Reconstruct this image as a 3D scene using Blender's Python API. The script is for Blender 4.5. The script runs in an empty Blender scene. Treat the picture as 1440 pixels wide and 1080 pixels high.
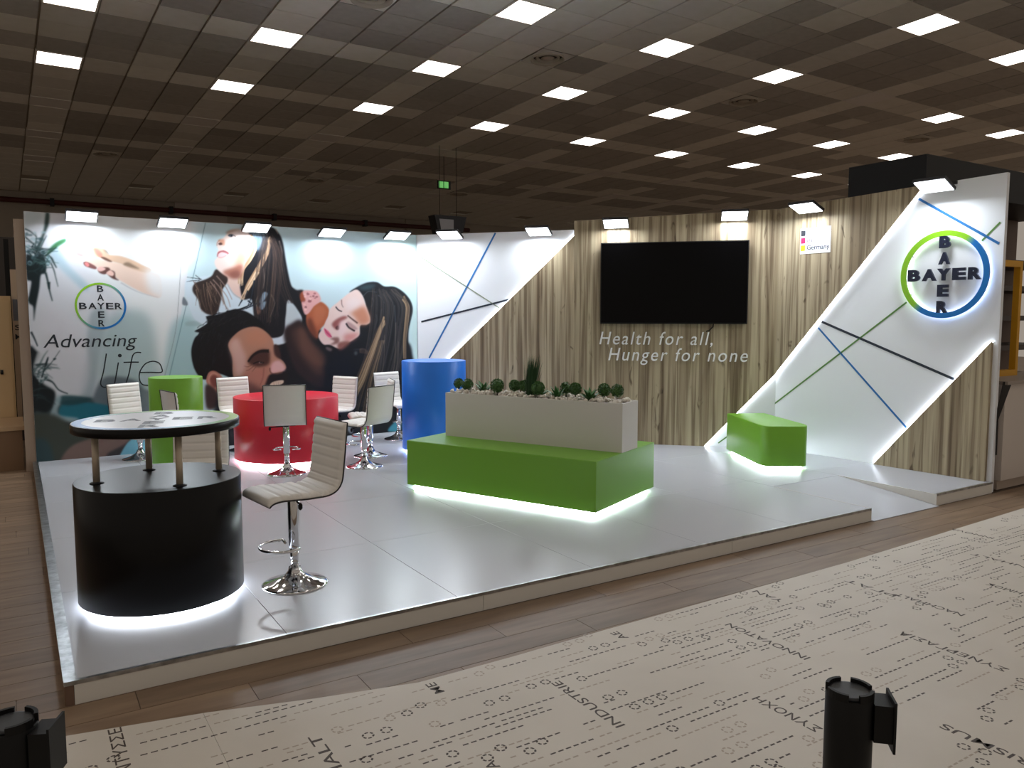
import bpy, bmesh, math, random
import numpy as np
from mathutils import Vector, Matrix, Euler

# ------------------------------------------------------------------ camera
SC = bpy.context.scene
COL = SC.collection
FPX, CX, CY, EYE = 1105.0, 720.0, 540.0, 1.6          # focal length in pixels of the 1440x1080 frame, eye height
def _u(v): return v/np.linalg.norm(v)
_dX = _u(np.array([2471-CX, 445-CY, FPX])); _dY = _u(np.array([17-CX, 445-CY, FPX]))
_dZ = -_u(np.cross(_dX, _dY)) if np.cross(_dX, _dY)[1] > 0 else _u(np.cross(_dX, _dY))
_dY = _u(np.cross(_dZ, _dX)); ROT = np.array([_dX, _dY, _dZ])
EYEP = np.array([0, 0, EYE])
def ray(px, py): return ROT @ np.array([px-CX, py-CY, FPX])
def on_z(px, py, z): r = ray(px, py); return EYEP+r*((z-EYE)/r[2])
def on_plane(px, py, p0, n):
    r = ray(px, py); n = np.array(n, float); return EYEP+r*((np.array(p0, float)-EYEP) @ n/(r @ n))
def proj(P): c = ROT.T @ (np.array(P, float)-EYEP); return np.array([CX+FPX*c[0]/c[2], CY+FPX*c[1]/c[2], c[2]])
cam = bpy.data.cameras.new('camera'); camo = bpy.data.objects.new('camera', cam); COL.objects.link(camo)
cam.sensor_width = 36; cam.lens = FPX/1440*36; cam.clip_start = .05; cam.clip_end = 200
_r, _up, _bk = ROT @ [1, 0, 0], ROT @ [0, -1, 0], ROT @ [0, 0, -1]
camo.matrix_world = Matrix(((_r[0], _up[0], _bk[0], 0), (_r[1], _up[1], _bk[1], 0), (_r[2], _up[2], _bk[2], EYE), (0, 0, 0, 1)))
SC.camera = camo

# ------------------------------------------------------------------ world and exposure
w = bpy.data.worlds.new('World'); SC.world = w; w.use_nodes = True
w.node_tree.nodes['Background'].inputs[0].default_value = (1.0, .87, .74, 1)
w.node_tree.nodes['Background'].inputs[1].default_value = .25
vs = SC.view_settings; vs.view_transform = 'Standard'; vs.look = 'None'; vs.exposure = 0.36; vs.gamma = 1; vs.use_curve_mapping = False
PANEL_EMIT = 5.2          # ceiling light panels
FLOOD_W = 9.3            # each LED floodlight
LED_EMIT = 28.0           # LED strips under the furniture and along the wall panels

# ------------------------------------------------------------------ helpers
def lin(c):
    c = np.array(c, float)/255.0
    return np.where(c <= .04045, c/12.92, ((c+.055)/1.055)**2.4)
def nodes_of(m): m.use_nodes = True; nt = m.node_tree; return nt, nt.nodes['Principled BSDF']
def mat(name, c, rough=.5, metal=0., spec=.5, coat=0.):
    m = bpy.data.materials.new(name); nt, b = nodes_of(m)
    b.inputs['Base Color'].default_value = (*lin(c), 1); b.inputs['Roughness'].default_value = rough
    b.inputs['Metallic'].default_value = metal; b.inputs['Specular IOR Level'].default_value = spec
    b.inputs['Coat Weight'].default_value = coat
    return m
def noise_mat(name, c0, c1, scale=(1, 1, 1), nscale=5., rough=.5, detail=6., bump=0., spec=.5, lo=.3, hi=.7, rnd=0.):
    m = mat(name, c0, rough, 0, spec); nt, b = nodes_of(m); N, Lk = nt.nodes, nt.links
    tc = N.new('ShaderNodeTexCoord'); mp = N.new('ShaderNodeMapping'); mp.inputs['Scale'].default_value = scale
    Lk.new(tc.outputs['Object'], mp.inputs['Vector'])
    no = N.new('ShaderNodeTexNoise'); no.inputs['Scale'].default_value = nscale; no.inputs['Detail'].default_value = detail
    Lk.new(mp.outputs['Vector'], no.inputs['Vector'])
    cr = N.new('ShaderNodeValToRGB'); cr.color_ramp.elements[0].position = lo; cr.color_ramp.elements[1].position = hi
    cr.color_ramp.elements[0].color = (*lin(c0), 1); cr.color_ramp.elements[1].color = (*lin(c1), 1)
    Lk.new(no.outputs['Fac'], cr.inputs['Fac']); out = cr.outputs['Color']
    if rnd:
        oi = N.new('ShaderNodeObjectInfo'); mr = N.new('ShaderNodeMapRange'); mr.inputs[3].default_value = 1-rnd; mr.inputs[4].default_value = 1+rnd
        Lk.new(oi.outputs['Random'], mr.inputs[0]); vm = N.new('ShaderNodeVectorMath'); vm.operation = 'SCALE'
        Lk.new(out, vm.inputs[0]); Lk.new(mr.outputs[0], vm.inputs['Scale']); out = vm.outputs[0]
        ad = N.new('ShaderNodeVectorMath'); ad.operation = 'ADD'; cb = N.new('ShaderNodeCombineXYZ'); ml = N.new('ShaderNodeMath'); ml.operation = 'MULTIPLY'; ml.inputs[1].default_value = 37.
        Lk.new(oi.outputs['Random'], ml.inputs[0]); Lk.new(ml.outputs[0], cb.inputs[0]); Lk.new(ml.outputs[0], cb.inputs[1])
        Lk.new(mp.outputs['Vector'], ad.inputs[0]); Lk.new(cb.outputs[0], ad.inputs[1]); Lk.new(ad.outputs[0], no.inputs['Vector'])
    Lk.new(out, b.inputs['Base Color'])
    if bump:
        bp = N.new('ShaderNodeBump'); bp.inputs['Strength'].default_value = bump; bp.inputs['Distance'].default_value = .01
        Lk.new(no.outputs['Fac'], bp.inputs['Height']); Lk.new(bp.outputs[0], b.inputs['Normal'])
    return m
def emit(name, c, s):
    m = bpy.data.materials.new(name); nt, b = nodes_of(m)
    b.inputs['Base Color'].default_value = (.8, .8, .8, 1)
    b.inputs['Emission Color'].default_value = (*lin(c), 1); b.inputs['Emission Strength'].default_value = s
    return m
def wood_mat(name, light, mid, dark, sx=9., sz=.55):
    m = mat(name, mid, .55, 0, .3); nt, b = nodes_of(m); N, Lk = nt.nodes, nt.links
    tc = N.new('ShaderNodeTexCoord')
    def layer(scale, ns, det, dist=0.):
        mp = N.new('ShaderNodeMapping'); mp.inputs['Scale'].default_value = scale; Lk.new(tc.outputs['Object'], mp.inputs['Vector'])
        no = N.new('ShaderNodeTexNoise'); no.inputs['Scale'].default_value = ns; no.inputs['Detail'].default_value = det; no.inputs['Distortion'].default_value = dist
        Lk.new(mp.outputs['Vector'], no.inputs['Vector']); return no.outputs['Fac']
    def ramp(fac, stops):
        cr = N.new('ShaderNodeValToRGB'); e = cr.color_ramp.elements
        e[0].position, e[0].color = stops[0][0], (*stops[0][1], 1); e[1].position, e[1].color = stops[-1][0], (*stops[-1][1], 1)
        for p, c in stops[1:-1]: q = e.new(p); q.color = (*c, 1)
        Lk.new(fac, cr.inputs['Fac']); return cr.outputs['Color']
    a = ramp(layer((sx, sx, sz*.25), 1.1, 3.), [(.33, lin(mid)), (.5, lin(light)), (.66, lin(mid))])
    fine = ramp(layer((sx*5, sx*5, sz*1.2), 1., 5., .3), [(.38, lin(dark)/lin(mid)), (.56, (1, 1, 1))])
    knot = ramp(layer((sx*1.6, sx*1.6, sz*5), 1.3, 2., 1.2), [(.24, lin(dark)/lin(mid)*.8), (.34, (1, 1, 1))])
    def mul(x, y, f):
        mx = N.new('ShaderNodeMix'); mx.data_type = 'RGBA'; mx.blend_type = 'MULTIPLY'; mx.inputs[0].default_value = f
        Lk.new(x, mx.inputs[6]); Lk.new(y, mx.inputs[7]); return mx.outputs[2]
    Lk.new(mul(mul(a, fine, .8), knot, .85), b.inputs['Base Color'])
    return m

class MB:
    def __init__(s): s.v, s.f, s.m, s.sm = [], [], [], []
    def add(s, vs_, fs, mi=0, smooth=False):
        o = len(s.v); s.v += [tuple(map(float, p)) for p in vs_]
        for f in fs: s.f.append([i+o for i in f]); s.m.append(mi); s.sm.append(smooth)
        return s
    def box(s, lo, hi, mi=0):
        x0, y0, z0 = lo; x1, y1, z1 = hi
        return s.add([(x0, y0, z0), (x1, y0, z0), (x1, y1, z0), (x0, y1, z0), (x0, y0, z1), (x1, y0, z1), (x1, y1, z1), (x0, y1, z1)],
                     [(0, 3, 2, 1), (4, 5, 6, 7), (0, 1, 5, 4), (1, 2, 6, 5), (2, 3, 7, 6), (3, 0, 4, 7)], mi)
    def prism(s, pts, d, mi=0, smooth=False):                      # polygon of 3D points swept by the vector d
        n = len(pts); d = np.array(d, float); P = [np.array(p, float) for p in pts]
        s.add([*P, *[p+d for p in P]], [list(range(n))[::-1], list(range(n, 2*n))], mi)
        o = len(s.v)-2*n
        for i in range(n): s.f.append([o+i, o+(i+1) % n, o+n+(i+1) % n, o+n+i]); s.m.append(mi); s.sm.append(smooth)
        return s
    def poly(s, pts2, z0, z1, mi=0, smooth=False): return s.prism([(x, y, z0) for x, y in pts2], (0, 0, z1-z0), mi, smooth)
    def lathe(s, prof, n=32, c=(0, 0, 0), mi=0, smooth=True, cap=True):     # profile of (radius, z)
        k = len(prof); vs_ = [(c[0]+r*math.cos(2*math.pi*i/n), c[1]+r*math.sin(2*math.pi*i/n), c[2]+z) for r, z in prof for i in range(n)]
        fs = [(j*n+i, j*n+(i+1) % n, (j+1)*n+(i+1) % n, (j+1)*n+i) for j in range(k-1) for i in range(n)]
        s.add(vs_, fs, mi, smooth); o = len(s.v)-k*n
        if cap:
            s.f.append([o+i for i in range(n)][::-1]); s.f.append([o+(k-1)*n+i for i in range(n)]); s.m += [mi, mi]; s.sm += [False, False]
        return s
    def tube(s, path, r, n=8, mi=0, closed=False):
        P = [np.array(p, float) for p in path]; k = len(P); vs_ = []; prev = None
        for i in range(k):
            t = (P[(i+1) % k]-P[i-1]) if closed else (P[min(i+1, k-1)]-P[max(i-1, 0)]); t = t/np.linalg.norm(t)
            if prev is None: a = np.array([0, 0, 1.]) if abs(t[2]) < .9 else np.array([1., 0, 0])
            else: a = prev
            a = a-t*(a @ t); a /= np.linalg.norm(a); prev = a; b = np.cross(t, a)
            vs_ += [P[i]+r*(a*math.cos(2*math.pi*j/n)+b*math.sin(2*math.pi*j/n)) for j in range(n)]
        kk = k if closed else k-1
        fs = [(i*n+j, i*n+(j+1) % n, ((i+1) % k)*n+(j+1) % n, ((i+1) % k)*n+j) for i in range(kk) for j in range(n)]
        s.add(vs_, fs, mi, True); o = len(s.v)-k*n
        if not closed: s.f.append([o+j for j in range(n)][::-1]); s.f.append([o+(k-1)*n+j for j in range(n)]); s.m += [mi, mi]; s.sm += [False, False]
        return s
    def bar(s, a, b, up, wd, ht, mi=0):                            # box along a->b, ht along up (starting at a), wd across
        a, b, up = (np.array(q, float) for q in (a, b, up)); t = b-a; sd = np.cross(t, up); sd = sd/np.linalg.norm(sd)*wd/2
        return s.prism([a-sd, b-sd, b+sd, a+sd], up/np.linalg.norm(up)*ht, mi)
    def mesh(s, name, mats, fix=True):
        me = bpy.data.meshes.new(name); me.from_pydata(s.v, [], s.f)
        for m in (mats if isinstance(mats, (list, tuple)) else [mats]): me.materials.append(m)
        me.polygons.foreach_set('material_index', s.m); me.polygons.foreach_set('use_smooth', s.sm)
        if fix:
            bm = bmesh.new(); bm.from_mesh(me); bmesh.ops.recalc_face_normals(bm, faces=bm.faces); bm.to_mesh(me); bm.free()
        me.update(); return me
    def build(s, name, mats, parent=None, fix=True): return link(name, s.mesh(name, mats, fix), parent)
def link(name, data, parent=None, loc=None, rot=None):
    o = bpy.data.objects.new(name, data); COL.objects.link(o)
    if parent is not None: o.parent = parent
    if loc is not None: o.location = loc
    if rot is not None: o.rotation_euler = rot
    return o
def tag(o, label=None, cat=None, group=None, kind=None):
    for k, v in (('label', label), ('category', cat), ('group', group), ('kind', kind)):
        if v: o[k] = v
    return o
def thing(name, label, cat, loc=(0, 0, 0), rz=0., group=None): return tag(link(name, None, None, loc, (0, 0, rz)), label, cat, group)
def copy_tree(o, parent=None):
    c = o.copy(); COL.objects.link(c); c.parent = parent
    for ch in list(o.children): copy_tree(ch, c)
    return c
def bevel(o, wd=.005, seg=2):
    m = o.modifiers.new('bevel', 'BEVEL'); m.width = wd; m.segments = seg; m.limit_method = 'ANGLE'; return o

_tc = {}
def text_geo(s, shear=0., offset=0., thick=True, space=1.):
    k = (s, shear, offset, space)
    if k not in _tc:
        cu = bpy.data.curves.new('lettering', 'FONT'); cu.body = s; cu.shear = shear; cu.offset = offset; cu.resolution_u = 4; cu.space_character = space
        cu.extrude = .5 if thick else 0; cu.fill_mode = 'BOTH' if thick else 'FRONT'
        ob = bpy.data.objects.new('lettering', cu); COL.objects.link(ob); dg = bpy.context.evaluated_depsgraph_get(); dg.update()
        me = bpy.data.meshes.new_from_object(ob.evaluated_get(dg)); v = np.array([q.co[:] for q in me.vertices]); f = [list(p.vertices) for p in me.polygons]
        bpy.data.objects.remove(ob); bpy.data.curves.remove(cu); bpy.data.meshes.remove(me); _tc[k] = (v, f)
    return _tc[k]
CAPH = None
def place_text(mb, s, o, ux, uy, w, cap, t=.002, lift=0., shear=0., offset=0., mi=0, box=False, space=1.):
    """lettering s with its left baseline end at o, w wide along ux, capitals cap high along uy, standing lift..lift+t off the surface"""
    global CAPH
    if CAPH is None: CAPH = np.ptp(text_geo('H')[0][:, 1])
    v, f = text_geo(s, shear, offset, True, space); o, ux, uy = (np.array(q, float) for q in (o, ux, uy)); n = np.cross(ux, uy)
    x0, wd = v[:, 0].min(), np.ptp(v[:, 0]); y0, hh = (v[:, 1].min(), np.ptp(v[:, 1])) if box else (0, CAPH)
    P = o+np.outer((v[:, 0]-x0)*w/wd, ux)+np.outer((v[:, 1]-y0)*cap/hh, uy)+np.outer((v[:, 2]+.5)*t+lift, n)
    mb.add(P, f, mi); return mb
# ------------------------------------------------------------------ materials
M = {}
M['white_wall'] = mat('white_wall', (226, 229, 233), .42, 0, .4)
M['white_board'] = mat('white_board', (222, 220, 214), .5)
M['platform'] = mat('white_laminate', (188, 191, 198), .26, 0, .42)
M['wood'] = wood_mat('wood_laminate', (178, 164, 136), (138, 122, 98), (84, 68, 50), 5.2)
M['plank'] = noise_mat('vinyl_plank', (106, 85, 67), (138, 116, 94), (1.0, 7, 1), 2.0, .45, 8., .0, .4, .25, .75, .12)
M['joint'] = mat('floor_joint', (74, 60, 48), .6)
M['alu'] = noise_mat('brushed_aluminium', (150, 155, 158), (205, 210, 212), (8, 8, 8), 3., .28); M['alu'].node_tree.nodes['Principled BSDF'].inputs['Metallic'].default_value = 1
M['chrome'] = mat('chrome', (214, 214, 216), .07, 1)
M['black'] = mat('black_laminate', (6, 6, 8), .3, 0, .22)
M['black_plastic'] = mat('black_plastic', (10, 10, 11), .5, 0, .25)
M['green'] = mat('green_lacquer', (108, 164, 38), .38)
M['red'] = mat('red_lacquer', (205, 26, 52), .35)
M['blue'] = mat('blue_lacquer', (20, 112, 216), .38)
M['leather'] = mat('white_leatherette', (222, 218, 212), .45)
M['piping'] = mat('dark_piping', (28, 26, 26), .5)
M['screen'] = mat('screen_glass', (3, 3, 4), .12, 0, .12)
M['navy'] = mat('navy_lettering', (16, 24, 48), .4)
M['print_dark'] = mat('print_dark', (24, 32, 42), .6)
M['silver'] = mat('silver_lettering', (232, 232, 232), .4)
M['s_blue'] = mat('stripe_blue', (28, 104, 168), .5); M['s_green'] = mat('stripe_green', (84, 128, 60), .5); M['s_dark'] = mat('stripe_dark', (20, 32, 48), .5)
M['s_olive'] = mat('stripe_olive', (128, 138, 118), .5)
M['led'] = emit('led_strip', (236, 244, 255), LED_EMIT)
M['led_edge'] = emit('led_edge_strip', (236, 244, 255), 11.)
M['flood'] = emit('flood_lens', (244, 248, 255), 9.)
M['panel_on'] = emit('ceiling_panel_lit', (255, 246, 236), PANEL_EMIT)
M['panel_off'] = mat('ceiling_panel_off', (244, 240, 234), .5)
M['tile_light'] = noise_mat('ceiling_tile_pale', (240, 238, 228), (246, 244, 236), (1, 1, 1), 6., .85, 4., 0, .2, .3, .7, .1)
M['tile_dark'] = noise_mat('ceiling_tile_grey', (190, 187, 180), (200, 197, 190), (1, 1, 1), 9., .85, 4., 0, .2, .3, .7, .12)
M['runner'] = mat('ceiling_runner', (196, 188, 174), .6)
M['hall_wall'] = noise_mat('hall_wall', (168, 158, 146), (184, 174, 160), (1, 1, 1), .7, .8)
M['carpet'] = noise_mat('printed_sheet', (200, 193, 182), (208, 201, 190), (1, 1, 1), 2., .5, 5., 0, .35)
M['ink'] = mat('ink_brown', (70, 60, 54), .6); M['ink_pale'] = mat('ink_pale', (168, 156, 142), .6)
M['foliage'] = noise_mat('foliage', (28, 60, 26), (78, 122, 54), (1, 1, 1), 60., .6)
M['agave'] = noise_mat('agave_leaf', (34, 80, 44), (84, 136, 72), (1, 1, 1), 40., .5)
M['grass'] = mat('grass_blade', (34, 70, 30), .6); M['stem'] = mat('stem', (52, 38, 26), .8)
M['pebble'] = noise_mat('pebble', (196, 186, 172), (244, 240, 230), (1, 1, 1), 26., .7)
M['planter'] = mat('planter_white', (206, 202, 196), .5)
M['dark_steel'] = mat('dark_steel', (40, 40, 44), .45, .4)

# ------------------------------------------------------------------ hall: floor, ceiling, back wall
PZ = .10                                                  # platform top
fl = MB().box((-14, -9, -.1), (34, 25.4, -.006)).build('floor', M['joint']); tag(fl, kind='structure')
pk = {}
def plank_mesh(L):
    k = round(L, 2)
    if k not in pk: pk[k] = MB().box((.0015, .0015, -.006), (L-.0015, .1785, 0)).mesh('plank', M['plank'])
    return pk[k]
rnd = random.Random(3)
for r in range(5, 60):                                    # vinyl planks run parallel to the platform's front edge
    y = r*.18; off = (r*.43) % 1.22
    for k in range(-3, 9):
        x = k*1.22-off; L = 1.22
        if y > 3.5 and x > 0.12: continue                  # hidden under the platform
        if y < 2.7 and x > -.2: continue                   # hidden under the printed sheet
        if x < -2.2: continue
        link('plank', plank_mesh(L), fl, (x, y, 0))
q = MB()
for (a, b) in (((-14, -9), (-2.6, 25.4)), ((-2.6, -9), (34, .9)), ((-2.6, 10.8), (34, 25.4)), ((9.8, .9), (34, 10.8))): q.box((a[0], a[1], -.006), (b[0], b[1], -.0005))
q.build('plank_field', M['plank'], fl)['kind'] = 'stuff'

CX0, CY0, CTH, CH0, CSY = .8032, 6.0427, .0106, EYE+3.7432, -.0275
def ceil_pt(a, b):                                        # a, b counted in 0.6 m tiles
    c, s = math.cos(CTH), math.sin(CTH); x = CX0+.6*(a*c-b*s); y = CY0+.6*(a*s+b*c)
    return np.array([x, y, CH0+CSY*(y-10)])
YEND = 25.2
cl = MB()
cl.add([(-8, -.7, CH0+CSY*(-10.7)+.03), (28, -.7, CH0+CSY*(-10.7)+.03), (28, 25.4, CH0+CSY*15.4+.03), (-8, 25.4, CH0+CSY*15.4+.03)], [(0, 1, 2, 3)])
cl = cl.build('ceiling', M['runner'], None, False); tag(cl, kind='structure')
def ceil_at(px, py):
    P = on_z(px, py, CH0)
    for _ in range(8): P = on_z(px, py, CH0+CSY*(P[1]-10))
    d = np.array([P[0]-CX0, P[1]-CY0])/.6; c, s = math.cos(CTH), math.sin(CTH)
    return d[0]*c+d[1]*s, -d[0]*s+d[1]*c
vents = set()
for px, py in ((770, 81), (1045, 141), (1290, 193), (155, 220), (445, 250), (648, 270), (520, 2)):
    a, b = ceil_at(px, py); vents.add((round(a), round(b)))
rnd = random.Random(11)
tiles = []
for a in range(-14, 46):
    for b in range(-11, 33):
        P = ceil_pt(a, b)
        if P[1] > YEND-.3: continue
        if a % 4 == 0 and b % 4 == 0: continue
        if (a, b) in vents: continue
        dark = not (a % 4 == 0 or b % 4 == 0)
        blk = (math.floor(a/4), math.floor(b/4))
        if blk in ((2, 1), (2, 0), (6, 1), (9, 2)) and dark: dark = rnd.random() < .12
        elif b > 22: dark = False
        elif dark and rnd.random() < .05: dark = False
        elif not dark and rnd.random() < .06: dark = True
        c = [proj(ceil_pt(a+u, b+v)) for u, v in ((-.5, -.5), (.5, -.5), (.5, .5), (-.5, .5))]
        area = 0
        if min(q[2] for q in c) > .3:
            xs = [q[0] for q in c]; ys = [q[1] for q in c]
            if max(xs) > 0 and min(xs) < 1440 and max(ys) > 0 and min(ys) < 330:
                area = abs(sum(c[i][0]*c[(i+1) % 4][1]-c[(i+1) % 4][0]*c[i][1] for i in range(4)))/2
        tiles.append((area, a, b, dark))
tiles.sort(key=lambda t: -t[0])
def tile_box(mb, mi=0): return mb.box((-.286, -.294, -.004), (.286, .294, .022), mi)
tmesh = {d: tile_box(MB()).mesh('ceiling_tile', M['tile_dark' if d else 'tile_light']) for d in (True, False)}
TILT = math.atan(CSY)
crest = MB()
for i, (ar, a, b, d) in enumerate(tiles):
    P = ceil_pt(a, b)
    if i < 300: link('ceiling_tile', tmesh[d], cl, P, (TILT, 0, CTH))
    else:
        t = MB(); tile_box(t); Rm = np.array(Euler((TILT, 0, CTH)).to_matrix())
        crest.add(np.array(t.v) @ Rm.T+P, t.f, 1 if d else 0)
crest.build('ceiling_tile_field', [M['tile_light'], M['tile_dark']], cl, False)['kind'] = 'stuff'

def panel_light(on):
    t = thing('ceiling_light', 'lit square LED panel set flush in the tiled ceiling' if on else 'switched-off square panel light in the tiled ceiling', 'light', group='lit ceiling panels' if on else 'unlit ceiling panels')
    f = MB()
    for lo, hi in (((-.295, -.295), (.295, -.27)), ((-.295, .27), (.295, .295)), ((-.295, -.27), (-.27, .27)), ((.27, -.27), (.295, .27))): f.box((*lo, -.012), (*hi, .03))
    f.build('frame', M['panel_off'], t)
    MB().box((-.27, -.27, -.006), (.27, .27, .02)).build('diffuser', M['panel_on' if on else 'panel_off'], t)
    return t
first = {True: None, False: None}
for i in range(-3, 12):
    for j in range(-2, 7):
        P = ceil_pt(4*i, 4*j)
        on = j <= 3 and (i, j) != (5, 1)
        if not on:
            s = proj(P)
            if s[2] < .5 or not (-40 < s[0] < 1480 and -20 < s[1] < 330): continue
        if first[on] is None: o = first[on] = panel_light(on)
        else: o = copy_tree(first[on])
        o.location = P; o.rotation_euler = (TILT, 0, CTH)
def vent():
    t = thing('ceiling_vent', 'round air diffuser in a square ceiling tile', 'vent', group='ceiling air diffusers')
    p = MB(); n = 32                                       # square plate with a round hole
    for k in range(n):
        a0, a1 = 2*math.pi*k/n, 2*math.pi*(k+1)/n
        def sq(a): m = .286/max(abs(math.cos(a)), abs(math.sin(a))); return (m*math.cos(a), m*math.sin(a), -.004)
        p.add([(.245*math.cos(a0), .245*math.sin(a0), -.004), sq(a0), sq(a1), (.245*math.cos(a1), .245*math.sin(a1), -.004)], [(0, 1, 2, 3)])
    p.build('plate', M['tile_light'], t, False)
    MB().lathe([(.245, -.006), (.25, -.03), (.235, -.03), (.21, .02)], 32, cap=False).build('rim', M['runner'], t)
    MB().lathe([(.18, .0), (.165, -.02), (.14, .02)], 32, cap=False).build('ring', M['runner'], t)
    MB().lathe([(.1, -.004), (.06, -.02), (.02, -.024)], 24).build('cone', M['runner'], t)
    MB().lathe([(.25, .024), (.25, .028)], 24).build('duct', M['black'], t)
    return t
v0 = None
for a, b in sorted(vents):
    o = v0 = vent() if v0 is None else None or copy_tree(v0)
    o.location = ceil_pt(a, b); o.rotation_euler = (TILT, 0, CTH)

hw = MB().box((-14, YEND, 0), (34, YEND+.2, 5.6)).build('wall_back', M['hall_wall']); tag(hw, kind='structure')
def hall_pt(px, py, y=YEND): return on_plane(px, py, (0, y, 0), (0, 1, 0))
A, B = hall_pt(245, 268, YEND-.02), hall_pt(319, 300, YEND-.02)
MB().box((A[0], YEND-.04, 3.6), (B[0], YEND, A[2])).build('wall_panel', mat('pale_panel', (200, 188, 178), .7), hw)
for px in (57, 180, 383, 574):
    A = hall_pt(px, 275); MB().box((A[0]-.12, YEND-.06, 3.0), (A[0]+.12, YEND, 4.93)).build('pilaster', M['hall_wall'], hw)
A, B = hall_pt(0, 281), hall_pt(600, 327)
pp = thing('fire_pipe', 'dark red sprinkler pipe running along the hall back wall', 'pipe', (0, YEND-.22, A[2]))
MB().tube([(-10, 0, 0), (14, 0, 0)], .07, 10).build('pipe', mat('red_pipe', (82, 30, 26), .5), pp)
for k in range(8): MB().box((-8+k*3, -.09, -.1), (-7.9+k*3, .155, .1)).build('bracket', M['dark_steel'], pp)

# ------------------------------------------------------------------ printed floor sheets in front
edge = [(-4, 3.42), (.05, 3.35), (.59, 3.24), (1.0, 3.12), (1.43, 3.02), (1.9, 3.02), (2.48, 3.035), (4.51, 3.056), (7.07, 3.165), (9.8, 3.27)]
def edge_y(x):
    for (xa, ya), (xb, yb) in zip(edge, edge[1:]):
        if xa <= x <= xb: return ya+(yb-ya)*(x-xa)/(xb-xa)
    return 3.2
SEAM = .578; CT = .004
sh = []
for nm, xa, xb, lab in (('printed_sheet', -4, SEAM-.0015, 'beige floor sheet with printed words beside the black stanchion, narrow strip at the platform corner'),
                        ('printed_sheet', SEAM, 9.8, 'large beige floor sheet printed with words, dashes and rings in front of the platform')):
    pts = [(xa, -5), (xb, -5), (xb, edge_y(xb))]+[e for e in reversed(edge) if xa < e[0] < xb]+[(xa, edge_y(xa))]
    sh.append(tag(MB().poly(pts, 0, CT).build(nm, M['carpet']), lab, 'floor covering'))
sh[0]['label'] = 'narrower beige printed floor sheet along the left corner of the platform'
WORDS = [('INDUSTRIE', (866.7, 1024), (786.7, 957)), ('INHALT', (505, 1120), (438, 1036)), ('INNOVATION', (1137, 926), (1022, 878)), ('ΣΥΝΟΧΗ', (1153, 1027), (1062, 981)),
         ('ΑΝΤΥΣΣΕ', (178, 1100), (163, 1024)), ('ME', (616, 975), (607, 960)), ('AE', (880, 898), (862, 889)), ('A', (696, 1081), (687, 1071)), ('NACHHALT', (1353, 866), (1262, 835)),
         ('ΣΥΝΕΡΓΑΣΙΑ', (1418, 942), (1264, 890)), ('TOURISMUS', (1545, 1128), (1333, 1015)), ('INHALT', (1450, 799), (1366, 779)), ('ΔΗΜΟΚ', (1452, 837), (1386, 822)),
         ('INNOVA', (1394, 758), (1340, 743)), ('YAN', (1100, 846), (1061, 831)), ('ΡΓΑΤ', (1260, 838), (1190, 816)), ('A', (1274, 894), (1266, 890))]
blocked = []
for s, p0, p1 in WORDS:
    A, B = on_z(*p0, CT), on_z(*p1, CT); L = max(.03, B[1]-A[1]); x = (A[0]+B[0])/2
    place_text(MB(), s, (x+.022, A[1], CT), (0, 1, 0), (-1, 0, 0), L, .044, .0006, 0, 0, .004).build('printed_word', M['ink'], sh[0 if x < SEAM else 1])
    blocked.append((x-.05, x+.05, A[1]-.02, B[1]+.02))
rnd = random.Random(5); dm = [MB(), MB()]
def free(x, y): return not any(a < x < b and c < y < d for a, b, c, d in blocked)
def flat(mb, x0, y0, x1, y1, mi): mb.add([(x0, y0, CT+.0004), (x1, y0, CT+.0004), (x1, y1, CT+.0004), (x0, y1, CT+.0004)], [(0, 1, 2, 3)], mi)
def ring(mb, x, y, mi, r=.024):
    for k in range(6):
        a0, a1 = math.radians(60*k+9), math.radians(60*k+51)
        P = []
        for a, rr in ((a0, r), ((a0+a1)/2, r*1.02), (a1, r), (a1, r*.66), ((a0+a1)/2, r*.68), (a0, r*.66)): P.append((x+rr*math.cos(a), y+rr*math.sin(a), CT+.0004))
        mb.add(P, [(0, 1, 2, 3, 4, 5)], mi)
y = .55
while y < 3.3:
    x = -.7+rnd.random()*.2
    while x < 8.6:
        k = 0 if x < SEAM else 1; tone = 0 if rnd.random() < .62 else 1; u = rnd.random()
        if y > edge_y(x)-.03: x += .1; continue
        if u < .14:
            if free(x, y) and free(x+.06, y): ring(dm[k], x+.03, y, tone)
            x += .075
            if rnd.random() < .4:
                if free(x, y) and y < edge_y(x+.06)-.035: ring(dm[k], x+.03, y+rnd.choice((0, .03)), tone)
                x += .08
        elif u < .5:
            for d in range(rnd.choice((2, 2, 4, 4, 6, 8, 10))):
                if free(x, y) and y < edge_y(x)-.02: flat(dm[0 if x < SEAM else 1], x, y-.004, x+.024, y+.004, tone)
                x += .035
            x += .02
        else: x += rnd.uniform(.05, .3)
    y += rnd.choice((.03, .045, .06))
for k in (0, 1): dm[k].build('printed_marks', [M['ink'], M['ink_pale']], sh[k], False)['kind'] = 'stuff'

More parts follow.
